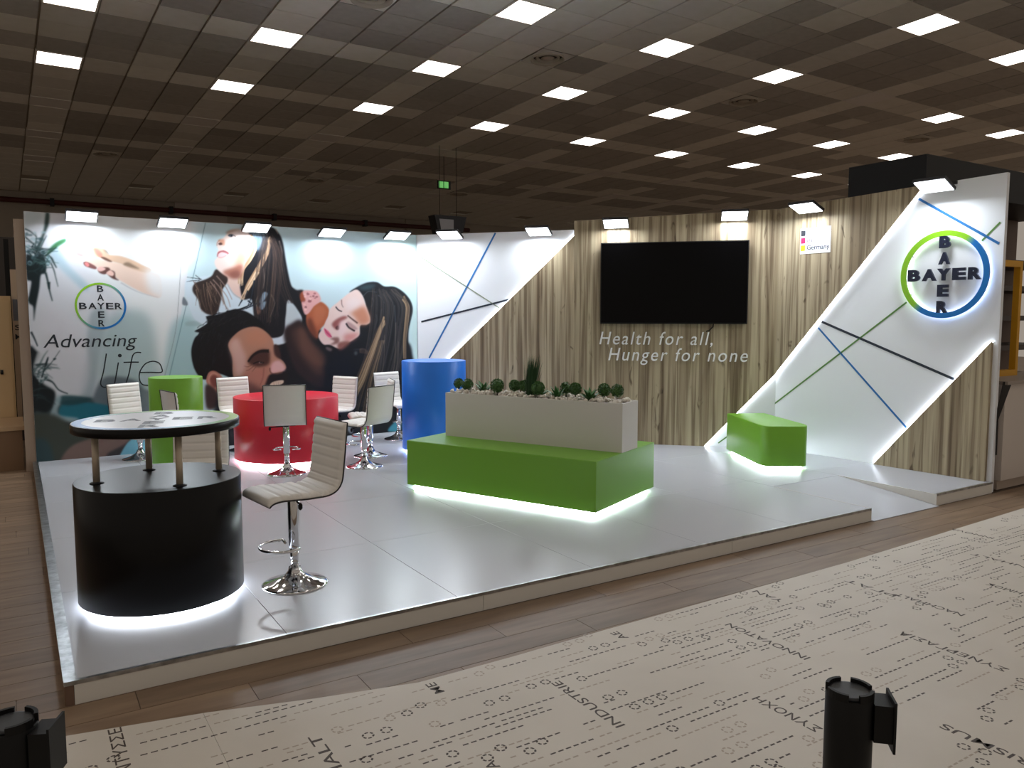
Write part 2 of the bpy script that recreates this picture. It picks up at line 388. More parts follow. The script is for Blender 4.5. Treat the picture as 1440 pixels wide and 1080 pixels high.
# ------------------------------------------------------------------ the platform
X0, PWD, Y0, PDP = .114, .9176, 3.61, 1.22
pf = thing('stage_platform', 'low white platform with glossy floor panels, ramp and aluminium edging', 'platform', (0, 0, 0))
PX = [X0+PWD*k for k in range(9)]; PY = [Y0+PDP*k for k in range(6)]; PY[5] = 9.46
Bc, Cc, Dc, Ec = np.array([4.48, 9.40]), np.array([5.654, 7.546]), np.array([7.29, 5.91]), np.array([7.455, 3.62])
def inside(x, y):                                         # in front of the diagonal walls
    return (x-4.48)*1.0+(y-9.46)*.86 < .25 or x+y < 13.55
g = .0012
RY = 4.55
for i in range(8):
    for j in range(5):
        xa, xb, ya, yb = PX[i]+g, PX[i+1]-g, PY[j]+g, PY[j+1]-g
        if not inside(xa, ya): continue
        if (i, j) == (6, 0): ya = RY
        bevel(MB().box((xa, ya, PZ-.02), (xb, yb, PZ)).build('floor_panel', M['platform'], pf), .0012, 1)
MB().prism([(PX[6]+g, RY-.003, PZ-.001), (PX[6]+g, RY-.003, PZ-.02), (PX[6]+g, Y0-.03, 0.0005), (PX[6]+g, Y0-.03, .006)], (PWD-2*g, 0, 0)).build('ramp', M['platform'], pf)
core = MB().box((PX[0]+.02, Y0+.02, 0), (PX[6], 9.40, PZ-.021)); core.box((PX[6], RY, 0), (PX[8]-.02, 6.0, PZ-.021)); core.box((PX[7], Y0+.02, 0), (PX[8]-.02, RY, PZ-.021)); core.box((PX[6], 6.0, 0), (7.0, 6.6, PZ-.021))
core.build('underframe', M['dark_steel'], pf)
xs = [PX[0]+.03, 2.1, 4.05, PX[6]]
for a, b in zip(xs, xs[1:]): MB().box((a+.0015, Y0-.004, 0), (b-.0015, Y0+.016, PZ-.012)).build('fascia_board', M['white_board'], pf)
MB().box((PX[7], Y0-.004, 0), (PX[8]-.01, Y0+.016, PZ-.012)).build('fascia_board', M['white_board'], pf)
MB().box((PX[0], Y0-.004, 0), (PX[0]+.03, Y0+.016, PZ-.012)).build('corner_post', mat('brown_post', (112, 88, 74), .6), pf)
for k in range(3): MB().box((PX[0]-.004, Y0+k*1.95, 0), (PX[0]+.014, Y0+1.947+k*1.95, PZ-.012)).build('fascia_board', mat('side_board', (120, 94, 74), .6), pf)
for xa, xb in ((PX[0]-.006, PX[6]), (PX[7], PX[8]-.005)):
    MB().box((xa, Y0-.007, PZ-.014), (xb, Y0+.011, PZ+.0035)).build('edge_trim', M['alu'], pf)
for k in range(4): MB().box((PX[0]-.007, Y0+.011+k*1.45, PZ-.016), (PX[0]+.042, Y0+1.458+k*1.45, PZ+.003)).build('edge_trim', M['alu'], pf)
for x in (PX[6]-.004, PX[7]-.001): MB().box((x, Y0-.006, 0), (x+.005, RY, PZ+.0015)).build('ramp_cheek', M['white_board'], pf)

# ------------------------------------------------------------------ booth walls
MY = 9.40
wl = MB().box((.142, MY, PZ-.1), (4.50, MY+.05, PZ+2.554)).build('wall_left', M['white_wall']); tag(wl, kind='structure')
MB().box((.05, MY+.06, 0), (.14, MY+.13, 2.58)).build('end_post', mat('post_pale', (168, 150, 134), .6), wl)
def on_mural(px, py, d=0.): return on_plane(px, py, (0, MY-d, 0), (0, 1, 0))
# the photo mural: a printed sheet whose colours are painted by paint_mural()
# ---- printed photograph on the mural: painted as colour data in numpy ----
import random as _rndm
MX0, MY0, MX1, MY1, MS = 20.0, 285.0, 605.0, 670.0, 2.0
def paint_mural():
    import math
    W, Hh = int((MX1-MX0)*MS), int((MY1-MY0)*MS)
    img = np.zeros((Hh, W, 3))
    rnd = _rndm.Random(7)
    ZO = {1: (30, 290, 6.0), 2: (100, 330, 8.0), 3: (250, 310, 7.717), 4: (260, 420, 7.2), 5: (420, 380, 7.717),
          6: (400, 480, 6.75), 7: (40, 450, 5.4), 8: (350, 320, 8.308), 0: (0, 0, 1.0)}
    def Zp(k, pts):
        ox, oy, s = ZO[k]
        return np.array([((ox+x/s-MX0)*MS, (oy+y/s-MY0)*MS) for x, y in pts], float)
    def smooth(p, closed, n=8):
        out = []; m = len(p)
        rng = range(m if closed else m-1)
        for i in rng:
            if closed: a, b, c, d = p[(i-1) % m], p[i], p[(i+1) % m], p[(i+2) % m]
            else: a, b, c, d = p[max(i-1, 0)], p[i], p[i+1], p[min(i+2, m-1)]
            for t in np.arange(n)/n:
                out.append(.5*((2*b)+(-a+c)*t+(2*a-5*b+4*c-d)*t*t+(-a+3*b-3*c+d)*t**3))
        if not closed: out.append(p[-1])
        return np.array(out)
    def blur(m, s):
        if s <= 0: return m
        r = int(3*s)+1; k = np.exp(-.5*(np.arange(-r, r+1)/s)**2); k /= k.sum()
        m = np.apply_along_axis(lambda v: np.convolve(v, k, 'same'), 0, m)
        return np.apply_along_axis(lambda v: np.convolve(v, k, 'same'), 1, m)
    def comp(mask, x0, y0, col, alpha):
        h, w = mask.shape
        a, b, c, d = max(x0, 0), max(y0, 0), min(x0+w, W), min(y0+h, Hh)
        if c <= a or d <= b: return
        m = (mask[b-y0:d-y0, a-x0:c-x0]*alpha)[..., None]
        img[b:d, a:c] = img[b:d, a:c]*(1-m)+np.array(col, float)/255*m
    def polymask(p, pad):
        x0, y0 = int(np.floor(p[:, 0].min()))-pad, int(np.floor(p[:, 1].min()))-pad
        w, h = int(p[:, 0].max())+pad+2-x0, int(p[:, 1].max())+pad+2-y0
        m = np.zeros((h, w)); ar = np.arange(w)
        q = np.roll(p, -1, 0)
        for yy in range(h):
            for sub in (.25, .75):
                y = y0+yy+sub
                c = (p[:, 1] <= y) != (q[:, 1] <= y)
                if not c.any(): continue
                xs = np.sort(p[c, 0]+(y-p[c, 1])*(q[c, 0]-p[c, 0])/(q[c, 1]-p[c, 1]))-x0
                for a, b in zip(xs[::2], xs[1::2]):
                    m[yy] += .5*(np.clip(b-ar, 0, 1)-np.clip(a-ar, 0, 1))
        return m, x0, y0
    def fill(k, pts, col, bl=1.0, alpha=1.0, sm=True):
        p = Zp(k, pts)
        if sm: p = smooth(p, True)
        m, x0, y0 = polymask(p, int(3*bl)+2)
        comp(blur(m, bl), x0, y0, col, alpha)
    def stroke(k, pts, w0, w1, col, bl=.7, alpha=1.0):      # widths in photo pixels
        p = smooth(Zp(k, pts), False, 6); n = len(p)
        t = np.gradient(p, axis=0); t /= np.linalg.norm(t, axis=1)[:, None]+1e-9
        nn = np.stack([-t[:, 1], t[:, 0]], 1)
        u = np.linspace(0, 1, n)
        wd = (w0+(w1-w0)*u)*MS*.5
        poly = np.vstack([p+nn*wd[:, None], (p-nn*wd[:, None])[::-1]])
        m, x0, y0 = polymask(poly, int(3*bl)+2)
        comp(np.clip(blur(m, bl), 0, 1), x0, y0, col, alpha)
    def blob(k, x, y, rx, ry, col, bl=2.0, alpha=1.0):
        a = np.linspace(0, 2*np.pi, 16, endpoint=False)
        s = ZO[k][2]
        fill(k, [(x+rx*s*np.cos(t), y+ry*s*np.sin(t)) for t in a], col, bl, alpha, False)
    # --- backdrop
    img[:] = np.array((186, 210, 218))/255
    fill(0, [(15, 280), (272, 280), (262, 400), (238, 530), (225, 675), (15, 675)], (205, 209, 217), 1, 1, False)
    fill(0, [(120, 300), (268, 300), (258, 400), (240, 500), (200, 520), (170, 420), (130, 380)], (222, 228, 231), 14, .9)
    fill(0, [(588, 300), (560, 330), (520, 360), (545, 420), (575, 470), (570, 560), (610, 560), (610, 300)], (188, 214, 212), 10, .8)
    fill(0, [(240, 460), (275, 455), (275, 560), (232, 570)], (150, 185, 192), 8, .8)
    fill(0, [(264, 452), (285, 452), (285, 458), (262, 458)], (140, 165, 170), 2, .6)
    fill(0, [(80, 345), (96, 372), (125, 402), (118, 408), (92, 385), (70, 360)], (160, 188, 203), 5, .8)
    fill(0, [(128, 440), (150, 440), (140, 500), (130, 560), (112, 560), (120, 500)], (150, 166, 175), 6, .8)
    fill(0, [(150, 450), (205, 440), (222, 500), (225, 560), (175, 560), (140, 540)], (150, 175, 180), 12, .75)
    fill(0, [(60, 430), (110, 460), (125, 520), (110, 560), (70, 540), (62, 500)], (206, 207, 216), 8, .8)
    # --- lower left, blurred ground, cushion, arm
    fill(0, [(40, 575), (70, 570), (130, 560), (230, 560), (250, 680), (40, 680)], (58, 72, 76), 6)
    fill(0, [(136, 545), (150, 530), (185, 533), (205, 548), (225, 560), (225, 585), (150, 582), (132, 566)], (104, 116, 124), 4)
    fill(0, [(86, 570), (100, 563), (150, 570), (165, 577), (150, 588), (110, 590), (84, 585)], (28, 108, 128), 3)
    fill(0, [(78, 565), (90, 556), (128, 560), (120, 566), (96, 570)], (30, 66, 74), 3, .9)
    fill(0, [(72, 578), (80, 556), (86, 560), (82, 582), (110, 588), (100, 594), (72, 590)], (165, 185, 195), 3, .8)
    fill(0, [(40, 592), (70, 582), (100, 596), (130, 610), (150, 640), (130, 675), (40, 675)], (62, 68, 62), 5)
    fill(0, [(48, 620), (70, 625), (75, 675), (46, 675)], (44, 70, 78), 5, .8)
    fill(0, [(84, 650), (100, 628), (130, 616), (175, 606), (205, 600), (190, 625), (168, 642), (130, 655), (90, 665)], (120, 98, 92), 3)
    fill(0, [(150, 640), (175, 625), (200, 605), (215, 600), (215, 660), (160, 660)], (42, 44, 50), 3, .8)
    fill(0, [(168, 642), (180, 622), (196, 612), (205, 612), (205, 648), (170, 650)], (120, 186, 208), 1.5)
    # --- dark plant on the left
    D = (16, 30, 34)
    fill(1, [(40, 420), (70, 410), (120, 430), (150, 400), (200, 440), (205, 560), (165, 580), (150, 700), (120, 860), (105, 970), (100, 850), (60, 800), (85, 640), (45, 610)], D, 2.2)
    fill(1, [(205, 60), (235, 60), (230, 150), (200, 230), (165, 330), (130, 400), (120, 380), (155, 290), (190, 190)], (30, 48, 46), 2.5, .92)
    fill(1, [(30, 40), (120, 45), (200, 60), (160, 120), (80, 170), (20, 180)], (150, 165, 165), 6, .5)
    fill(1, [(225, 385), (250, 345), (300, 300), (370, 270), (375, 300), (310, 340), (260, 375), (215, 410)], (44, 104, 62), 2.5, .95)
    stroke(1, [(200, 420), (240, 390), (300, 340)], 3, 1, (20, 50, 40), 1.5)
    for pts, w in (([(215, 410), (255, 440), (280, 490), (298, 520)], 3.2), ([(205, 560), (225, 640), (240, 720), (262, 800)], 3), ([(230, 640), (235, 700)], 5),
                   ([(250, 480), (275, 540), (290, 600), (310, 680)], 1.8), ([(30, 190), (80, 215), (130, 260)], 2), ([(20, 250), (70, 290), (110, 320)], 2.2),
                   ([(150, 420), (190, 470), (200, 560)], 4), ([(60, 800), (75, 760)], 4)):
        stroke(1, pts, w, w*.4, (22, 42, 44), 1.4, .92)
    for i in range(16):
        x, y = rnd.uniform(20, 190), rnd.uniform(210, 430)
        blob(1, x, y, rnd.uniform(2, 4.5), rnd.uniform(1.5, 3), (150, 180, 190) if i % 3 else (40, 70, 76), 1.5, .6)
    for x, y in ((70, 480), (105, 435), (185, 390), (60, 380)): blob(1, x, y, 3.6, 3.6, (120, 150, 162), 1.2, .8); blob(1, x, y, 2, 2, (40, 62, 70), 1, .7)
    blob(1, 225, 460, 3.5, 8, (150, 185, 195), 1.5, .8)
    fill(7, [(0, 230), (60, 235), (80, 270), (45, 350), (60, 430), (120, 490), (200, 545), (190, 640), (140, 700), (60, 690), (0, 700)], (14, 22, 26), 3.2)
    for pts, w in (([(100, 440), (125, 360), (150, 290)], 2.2), ([(120, 380), (170, 330), (240, 230)], 1.2), ([(120, 450), (180, 470), (230, 530), (300, 560)], 2.6), ([(130, 340), (150, 280)], 3), ([(20, 90), (45, 140), (70, 200)], 3), ([(190, 300), (210, 292)], 3)):
        stroke(7, pts, w, w*.5, (24, 40, 46), 1.2, .9)
    for x, y in ((95, 460), (75, 430), (130, 440)): blob(7, x, y, 3.4, 3.4, (160, 175, 180), 1, .85); blob(7, x, y, 1.8, 1.8, (70, 90, 96), 1, .7)
    stroke(7, [(60, 420), (60, 340), (90, 250)], 6, 9, (190, 196, 202), 3, .8)
    for i in range(46):
        a = rnd.uniform(-2.6, .6); L = rnd.uniform(60, 190); x0, y0 = rnd.uniform(60, 170), rnd.uniform(330, 560)
        stroke(1, [(x0, y0), (x0+L*.5*math.cos(a)+8, y0+L*.5*math.sin(a)), (x0+L*math.cos(a), y0+L*math.sin(a)+25)], rnd.uniform(1.2, 2.6), .5, rnd.choice([(26, 46, 50), (40, 66, 66), (18, 34, 38), (70, 100, 100)]), 1.3, .7)
    for i in range(26):
        a = rnd.uniform(-1.4, .7); L = rnd.uniform(60, 170); x0, y0 = rnd.uniform(20, 120), rnd.uniform(330, 640)
        stroke(7, [(x0, y0), (x0+L*.5*math.cos(a), y0+L*.5*math.sin(a)-8), (x0+L*math.cos(a), y0+L*math.sin(a)+10)], rnd.uniform(1.4, 3), .6, rnd.choice([(26, 46, 50), (18, 34, 38), (52, 78, 80)]), 1.6, .65)
    # --- pair of hands reaching in from the right
    S = (222, 198, 184)
    fill(2, [(130, 200), (160, 150), (230, 150), (300, 260), (420, 300), (560, 330), (760, 390), (900, 420), (1000, 480), (1010, 700), (850, 670), (700, 600), (560, 520), (430, 440), (300, 370), (200, 330), (140, 280)], S, 1.6)
    fill(2, [(240, 150), (300, 140), (370, 160), (420, 220), (560, 240), (700, 290), (800, 340), (900, 390), (860, 430), (700, 390), (560, 330), (400, 290), (320, 260), (270, 230)], (206, 176, 152), 1.6)
    fill(2, [(250, 160), (300, 160), (350, 220), (340, 250), (300, 240)], (214, 132, 118), 1.8, .9)
    fill(2, [(330, 250), (380, 255), (460, 300), (430, 305), (370, 280)], (92, 60, 52), 1.2, .9)
    fill(2, [(590, 325), (640, 310), (700, 340), (770, 385), (690, 372), (600, 345)], (128, 108, 92), 2, .9)
    fill(2, [(360, 160), (400, 175), (430, 220), (390, 200)], (120, 108, 92), 2, .7)
    stroke(2, [(240, 160), (260, 220), (300, 250)], 1.5, 1, (250, 205, 160), .8)
    for pts, c in (([(50, 210), (90, 195), (135, 220), (130, 250), (80, 240)], (226, 160, 158)), ([(140, 310), (190, 310), (280, 360), (275, 388), (200, 370), (150, 345)], (120, 78, 76)),
                   ([(150, 320), (185, 315), (205, 345), (180, 360)], (214, 128, 128)), ([(300, 390), (340, 370), (420, 370), (440, 410), (380, 445), (320, 430)], (96, 66, 62)),
                   ([(290, 380), (340, 360), (390, 385), (350, 410), (310, 410)], (220, 178, 172)), ([(400, 430), (440, 400), (490, 420), (500, 480), (540, 515), (460, 490)], (90, 62, 58)),
                   ([(395, 430), (440, 400), (480, 430), (470, 465), (420, 455)], (224, 186, 176))):
        fill(2, pts, c, 1.2)
    fill(2, [(840, 380), (960, 420), (1060, 480), (1060, 720), (960, 700), (860, 600)], (222, 226, 229), 9, .9)
    stroke(2, [(560, 540), (680, 610), (800, 660), (980, 705)], 1.6, .6, (176, 178, 186), 1.2, .8)
    # --- thin diagonal lines
    stroke(0, [(289, 313), (275, 375), (257, 450), (238, 530)], .9, .9, (86, 120, 134), .6, .8)
    stroke(0, [(255, 360), (251, 425), (246, 470), (230, 535)], .7, .7, (120, 130, 136), .5, .8)
    # --- woman's shoulder and dark clothing behind
    fill(8, [(480, 700), (560, 730), (640, 740), (700, 900), (720, 1000), (760, 1300), (900, 1700), (300, 1800), (350, 1100), (420, 800)], (26, 24, 28), 2)
    fill(0, [(395, 440), (430, 420), (455, 470), (500, 490), (560, 480), (580, 500), (575, 620), (330, 640), (330, 560), (390, 520)], (16, 18, 25), 3)
    fill(5, [(100, 420), (170, 370), (250, 345), (330, 430), (300, 560), (220, 660), (200, 740), (110, 640), (80, 540)], (166, 92, 62), 1.6)
    fill(5, [(160, 440), (230, 380), (300, 440), (260, 560), (180, 600)], (182, 108, 76), 5, .8)
    fill(5, [(90, 560), (130, 520), (190, 660), (200, 760), (110, 680)], (96, 52, 40), 4, .8)
    fill(8, [(600, 770), (640, 750), (680, 850), (640, 900), (600, 850)], (150, 76, 54), 2)
    fill(8, [(630, 745), (720, 735), (800, 755), (840, 850), (760, 920), (700, 1000), (650, 1010), (615, 880), (660, 850)], (214, 164, 164), 1.5)
    for i in range(26):
        x, y = rnd.uniform(640, 820), rnd.uniform(760, 970)
        if y-760 > (840-x)*1.4+40: continue
        blob(8, x, y, rnd.uniform(1, 2.4), rnd.uniform(.8, 2), rnd.choice([(150, 92, 98), (232, 190, 186), (120, 70, 80)]), .9, .75)
    # --- girl: shirt, neck, hair, face
    fill(3, [(90, 650), (180, 640), (300, 600), (520, 640), (620, 820), (760, 800), (1000, 760), (1180, 850), (1290, 960), (1340, 1120), (1100, 1350), (500, 1200), (220, 1100), (130, 960), (80, 800)], (196, 214, 226), 1.5)
    fill(3, [(1160, 860), (1230, 890), (1310, 1000), (1330, 1100), (1200, 1200), (1140, 1000)], (182, 196, 202), 3)
    fill(3, [(520, 620), (690, 600), (780, 760), (740, 850), (640, 830), (560, 740)], (212, 186, 176), 2)
    stroke(3, [(540, 690), (600, 790), (690, 850), (760, 860)], 1.2, 1, (150, 170, 185), 1)
    fill(3, [(60, 830), (100, 880), (105, 920), (50, 910)], (110, 120, 130), 1.2)
    # girl hair left lock
    fill(3, [(420, 530), (520, 590), (540, 660), (480, 760), (470, 860), (420, 1010), (330, 1020), (250, 960), (220, 860), (160, 760), (190, 680), (300, 640), (370, 600)], (48, 38, 36), 1.5)
    for i in range(26):
        x = rnd.uniform(170, 470); y = rnd.uniform(640, 760)
        stroke(3, [(x, y), (x+rnd.uniform(10, 60), y+110), (x+rnd.uniform(20, 90), y+rnd.uniform(200, 300))], 1.1, .4, rnd.choice([(128, 106, 92), (96, 78, 68), (150, 126, 108), (24, 20, 22)]), .6, .85)
    for pts in ([(380, 640), (470, 740), (540, 840), (570, 940)], [(420, 600), (520, 720), (590, 860)], [(350, 660), (440, 780), (500, 900), (560, 980)]):
        stroke(3, pts, 1.6, .7, (140, 120, 112), .7, .9)
    for pts in ([(260, 640), (170, 625), (100, 615)], [(250, 640), (200, 600), (190, 590)], [(240, 650), (150, 655), (95, 665)]): stroke(3, pts, 1, .4, (40, 48, 56), .5)
    # hair main mass
    fill(3, [(700, 70), (880, 60), (1010, 70), (1090, 130), (1140, 240), (1180, 480), (1230, 700), (1300, 800), (1340, 960), (1200, 860), (1170, 1040), (1130, 1250), (900, 1250), (830, 1050), (800, 860), (700, 840), (670, 560), (760, 400), (760, 200)], (20, 21, 27), 1.5)
    fill(3, [(780, 130), (900, 120), (960, 160), (900, 300), (850, 330), (800, 260)], (92, 116, 134), 4, .8)
    for i in range(10):
        x = 800+i*18
        stroke(3, [(x, 140), (x+14, 220), (x-4, 320)], 1, .5, rnd.choice([(150, 175, 190), (60, 80, 96), (120, 140, 150)]), .7, .8)
    blond = [(212, 184, 150), (190, 158, 124), (168, 134, 104), (226, 204, 176), (140, 106, 82)]
    for i in range(34):
        o = rnd.uniform(-1, 1)*38
        stroke(3, [(790+o*.7, 150+abs(o)), (815+o, 300), (760+o, 430), (690+o*.8, 540), (680+o*.7, rnd.uniform(600, 720))], 1.8, .7, rnd.choice(blond), .7, .9)
    for i in range(22):
        o = rnd.uniform(-1, 1)*30
        stroke(3, [(1000+o*.3, 170+abs(o)), (985+o*.5, 300), (930+o, 430), (840+o, 580), (770+o, 700), (730+o*.6, 800)], 1.6, .7, rnd.choice(blond), .7, .85)
    for i in range(12):
        o = rnd.uniform(-1, 1)*25
        stroke(3, [(870+o, 560), (800+o, 680), (740+o, 780), (700+o, 860)], 1.4, .6, rnd.choice(blond), .7, .8)
    for pts in ([(1100, 220), (1130, 340), (1125, 460), (1140, 560)], [(1060, 90), (1090, 150)], [(930, 520), (940, 640), (925, 740)], [(860, 950), (850, 880), (870, 820)], [(1010, 800), (1050, 900), (1000, 1050)], [(960, 780), (925, 850), (900, 940)]):
        stroke(3, pts, 1.8, .8, (150, 136, 126), .9, .75)
    for pts in ([(830, 650), (800, 820), (760, 930)], [(760, 760), (730, 830)], [(900, 880), (800, 930), (700, 970)], [(700, 860), (660, 930)], [(760, 870), (800, 910), (740, 960)]): stroke(3, pts, 2.2, .8, (30, 40, 52), .7)
    for pts in ([(930, 780), (975, 800), (910, 900), (890, 870)], [(900, 900), (960, 880), (930, 960), (890, 960)]): fill(3, pts, (140, 172, 196), 1.4, .9)
    fill(3, [(850, 960), (880, 930), (900, 990), (870, 1020)], (150, 106, 90), 1.4, .9)
    brown = [(58, 46, 44), (44, 38, 40), (78, 62, 54), (36, 34, 40), (96, 78, 66)]
    for i in range(70):
        x = rnd.uniform(860, 1110); dx = (x-960)*.5
        stroke(3, [(x*.5+500+rnd.uniform(-20, 20), 140+rnd.uniform(0, 120)), (x+20, 360), (x+dx*.3, 620), (x+dx*.2-20, 860), (x-30+rnd.uniform(-40, 40), rnd.uniform(950, 1150))], .9, .5, rnd.choice(brown), .6, .6)
    for i in range(26):
        x = rnd.uniform(1010, 1120)
        stroke(3, [(x, 200+rnd.uniform(0, 150)), (x+40, 480), (x+80, 720), (x+150, 900)], .8, .4, rnd.choice(brown), .6, .5)
    # face in profile looking up left
    F = (226, 208, 202)
    fill(3, [(560, 110), (640, 95), (740, 110), (790, 180), (790, 330), (750, 420), (700, 560), (640, 630), (540, 610), (460, 560), (410, 500), (400, 440), (435, 390), (425, 350), (440, 320), (425, 275), (430, 225), (480, 200), (520, 160)], F, 1.3)
    fill(3, [(650, 280), (770, 260), (760, 400), (700, 480), (620, 520), (640, 400)], (214, 160, 132), 7, .9)
    fill(3, [(490, 555), (600, 510), (700, 480), (690, 600), (620, 630), (540, 610)], (160, 100, 84), 4, .9)
    fill(3, [(560, 570), (660, 540), (670, 620), (590, 625)], (120, 76, 66), 4, .7)
    fill(3, [(440, 210), (500, 205), (510, 260), (490, 270), (450, 235)], (206, 150, 124), 2, .9)
    fill(3, [(440, 250), (470, 240), (485, 260), (455, 268)], (76, 48, 44), 1, .95)
    stroke(3, [(425, 275), (430, 240), (460, 205)], 1.2, 1, (150, 110, 100), 1, .7)
    fill(3, [(425, 385), (440, 340), (500, 325), (552, 350), (540, 368), (480, 345), (445, 365), (435, 395)], (170, 98, 104), .9)
    fill(3, [(445, 365), (490, 348), (540, 366), (500, 395), (450, 400)], (236, 196, 200), 1)
    stroke(3, [(440, 400), (480, 402), (530, 378)], 1.1, .8, (214, 150, 152), 1)
    blob(3, 575, 165, 3.2, 2.0, (84, 92, 104), .9); stroke(3, [(545, 165), (580, 150), (630, 175)], 1.2, .8, (60, 54, 56), .7)
    blob(3, 582, 168, 1.2, 1.2, (26, 26, 30), .5)
    fill(3, [(520, 130), (580, 100), (680, 95), (620, 115), (550, 140)], (150, 120, 104), 2.5, .7)
    # --- man: head bottom centre
    fill(4, [(220, 180), (330, 160), (440, 125), (520, 105), (620, 130), (720, 190), (800, 270), (860, 380), (900, 600), (760, 760), (560, 830), (460, 800), (330, 760), (210, 820), (130, 770), (80, 660), (65, 520), (100, 400), (150, 350), (100, 330), (180, 290), (230, 240)], (12, 14, 18), 1.3)
    for i in range(40):
        x, y = rnd.uniform(90, 420), rnd.uniform(280, 720)
        stroke(4, [(x, y), (x-12, y+30), (x-20, y+64)], 1, .4, rnd.choice([(34, 42, 50), (26, 34, 40), (44, 52, 58)]), .8, .5)
    for pts in ([(330, 200), (250, 190), (210, 180)], [(230, 260), (160, 300), (100, 330)], [(260, 200), (300, 160), (360, 140)], [(420, 130), (540, 110), (660, 60), (690, 20)], [(560, 110), (640, 80)]): stroke(4, pts, 2.2, .5, (14, 18, 24), .6)
    M = (170, 126, 106)
    fill(4, [(440, 460), (520, 350), (620, 295), (720, 285), (800, 320), (880, 400), (905, 480), (930, 570), (1000, 640), (1025, 700), (990, 740), (1000, 830), (980, 900), (900, 1000), (600, 1000), (560, 860), (490, 790), (480, 600)], M, 1.3)
    fill(4, [(450, 460), (530, 400), (580, 500), (620, 600), (600, 740), (520, 780), (490, 640)], (196, 164, 156), 6, .9)
    fill(4, [(620, 340), (760, 320), (860, 420), (780, 470), (640, 460)], (178, 124, 100), 6, .8)
    fill(4, [(600, 760), (760, 700), (850, 700), (800, 860), (740, 930), (620, 900)], (166, 112, 98), 6, .9)
    fill(4, [(640, 640), (680, 570), (760, 520), (840, 520), (860, 560), (850, 660), (760, 690), (690, 680)], (64, 40, 36), 3.5, .95)
    stroke(4, [(640, 640), (690, 575), (760, 535), (850, 530)], 2.6, 4.6, (24, 18, 18), 1)
    stroke(4, [(690, 660), (740, 640), (800, 650)], 1.4, 1.6, (18, 14, 16), .7)
    blob(4, 765, 648, 2.6, 1.3, (140, 120, 124), .7, .8); blob(4, 770, 645, 1.2, 1.2, (14, 12, 14), .5)
    for pts in ([(690, 660), (640, 690), (600, 680)], [(700, 680), (650, 720), (620, 730)], [(720, 690), (680, 740)]): stroke(4, pts, .9, .5, (96, 60, 54), .6, .8)
    fill(4, [(900, 470), (940, 480), (975, 600), (940, 600), (905, 560)], (60, 38, 36), 2, .9)
    fill(4, [(870, 690), (900, 640), (960, 630), (1010, 680), (1010, 730), (940, 745), (880, 755)], (212, 172, 172), 3, .95)
    stroke(4, [(860, 700), (865, 740), (900, 760), (1000, 740)], 1.4, 1, (80, 44, 44), 1, .8)
    fill(4, [(820, 850), (860, 770), (940, 760), (1030, 745), (1040, 820), (1010, 870), (1000, 960), (840, 1000), (790, 950)], (24, 20, 24), 2)
    fill(4, [(860, 870), (900, 840), (990, 825), (995, 855), (940, 880), (880, 885)], (206, 188, 168), 1)
    for x in (900, 922, 944, 964): stroke(4, [(x, 842), (x+4, 878)], .5, .5, (120, 104, 96), .4, .7)
    fill(4, [(640, 930), (700, 900), (760, 1000), (640, 1010)], (60, 44, 46), 5, .7)
    fill(4, [(215, 820), (240, 750), (290, 730), (350, 760), (385, 820), (350, 900), (330, 950), (270, 920), (225, 860)], (190, 126, 112), 1.2)
    fill(4, [(255, 810), (290, 770), (335, 800), (340, 860), (310, 900), (270, 870)], (122, 62, 58), 2.4, .9)
    stroke(4, [(250, 880), (245, 800), (285, 755), (340, 775)], 1.5, 1, (214, 158, 146), 1, .8)
    fill(4, [(215, 870), (330, 950), (330, 1080), (260, 1120), (215, 1080)], (70, 50, 52), 3)
    fill(4, [(330, 1000), (460, 900), (640, 950), (900, 950), (900, 1500), (300, 1500)], (30, 30, 38), 4, .9)
    for i in range(60):
        a = rnd.uniform(0, 1); x = 120+480*a; y = 300-150*math.sin(a*2.4)+rnd.uniform(0, 120)
        stroke(4, [(x, y), (x+30, y-26), (x+70, y-34)], 1.1, .4, rnd.choice([(30, 28, 30), (44, 42, 44), (22, 24, 30)]), .7, .6)
    fill(4, [(600, 900), (640, 840), (760, 900), (800, 960), (700, 1010), (600, 990)], (92, 66, 62), 7, .7)
    for pts in ([(800, 700), (790, 800), (760, 880)], [(850, 780), (820, 850), (800, 930)]): stroke(4, pts, 1.2, .8, (110, 66, 60), 1.4, .7)
    # --- dark arm between the girl and the woman
    fill(4, [(1000, 330), (1080, 250), (1180, 220), (1260, 380), (1400, 700), (1380, 900), (1150, 760), (1040, 520)], (40, 30, 32), 4)
    fill(4, [(1080, 330), (1180, 300), (1250, 430), (1400, 720), (1330, 760), (1160, 560)], (78, 54, 48), 7, .8)
    fill(5, [(0, 620), (60, 640), (130, 760), (240, 870), (290, 960), (260, 1050), (140, 1000), (30, 860)], (96, 66, 56), 6, .8)
    # --- woman: hair, face
    fill(5, [(550, 240), (620, 190), (740, 135), (850, 130), (930, 175), (1040, 180), (1140, 240), (1210, 330), (1235, 430), (1210, 560), (1190, 700), (1190, 960), (1150, 1300), (1050, 1700), (560, 1700), (600, 1300), (700, 1080), (760, 880), (600, 860), (520, 900), (480, 800), (560, 600), (640, 520), (720, 400), (690, 280), (620, 230)], (18, 20, 26), 1.4)
    fill(5, [(640, 190), (740, 150), (840, 160), (780, 210), (700, 220)], (50, 78, 86), 4, .7)
    fill(5, [(550, 245), (630, 210), (690, 270), (730, 380), (780, 540), (740, 590), (670, 600), (660, 700), (600, 750), (520, 800), (440, 850), (340, 810), (270, 805), (220, 740), (220, 690), (270, 620), (290, 560), (320, 500), (340, 420), (420, 350), (480, 300)], (224, 200, 194), 1.2)
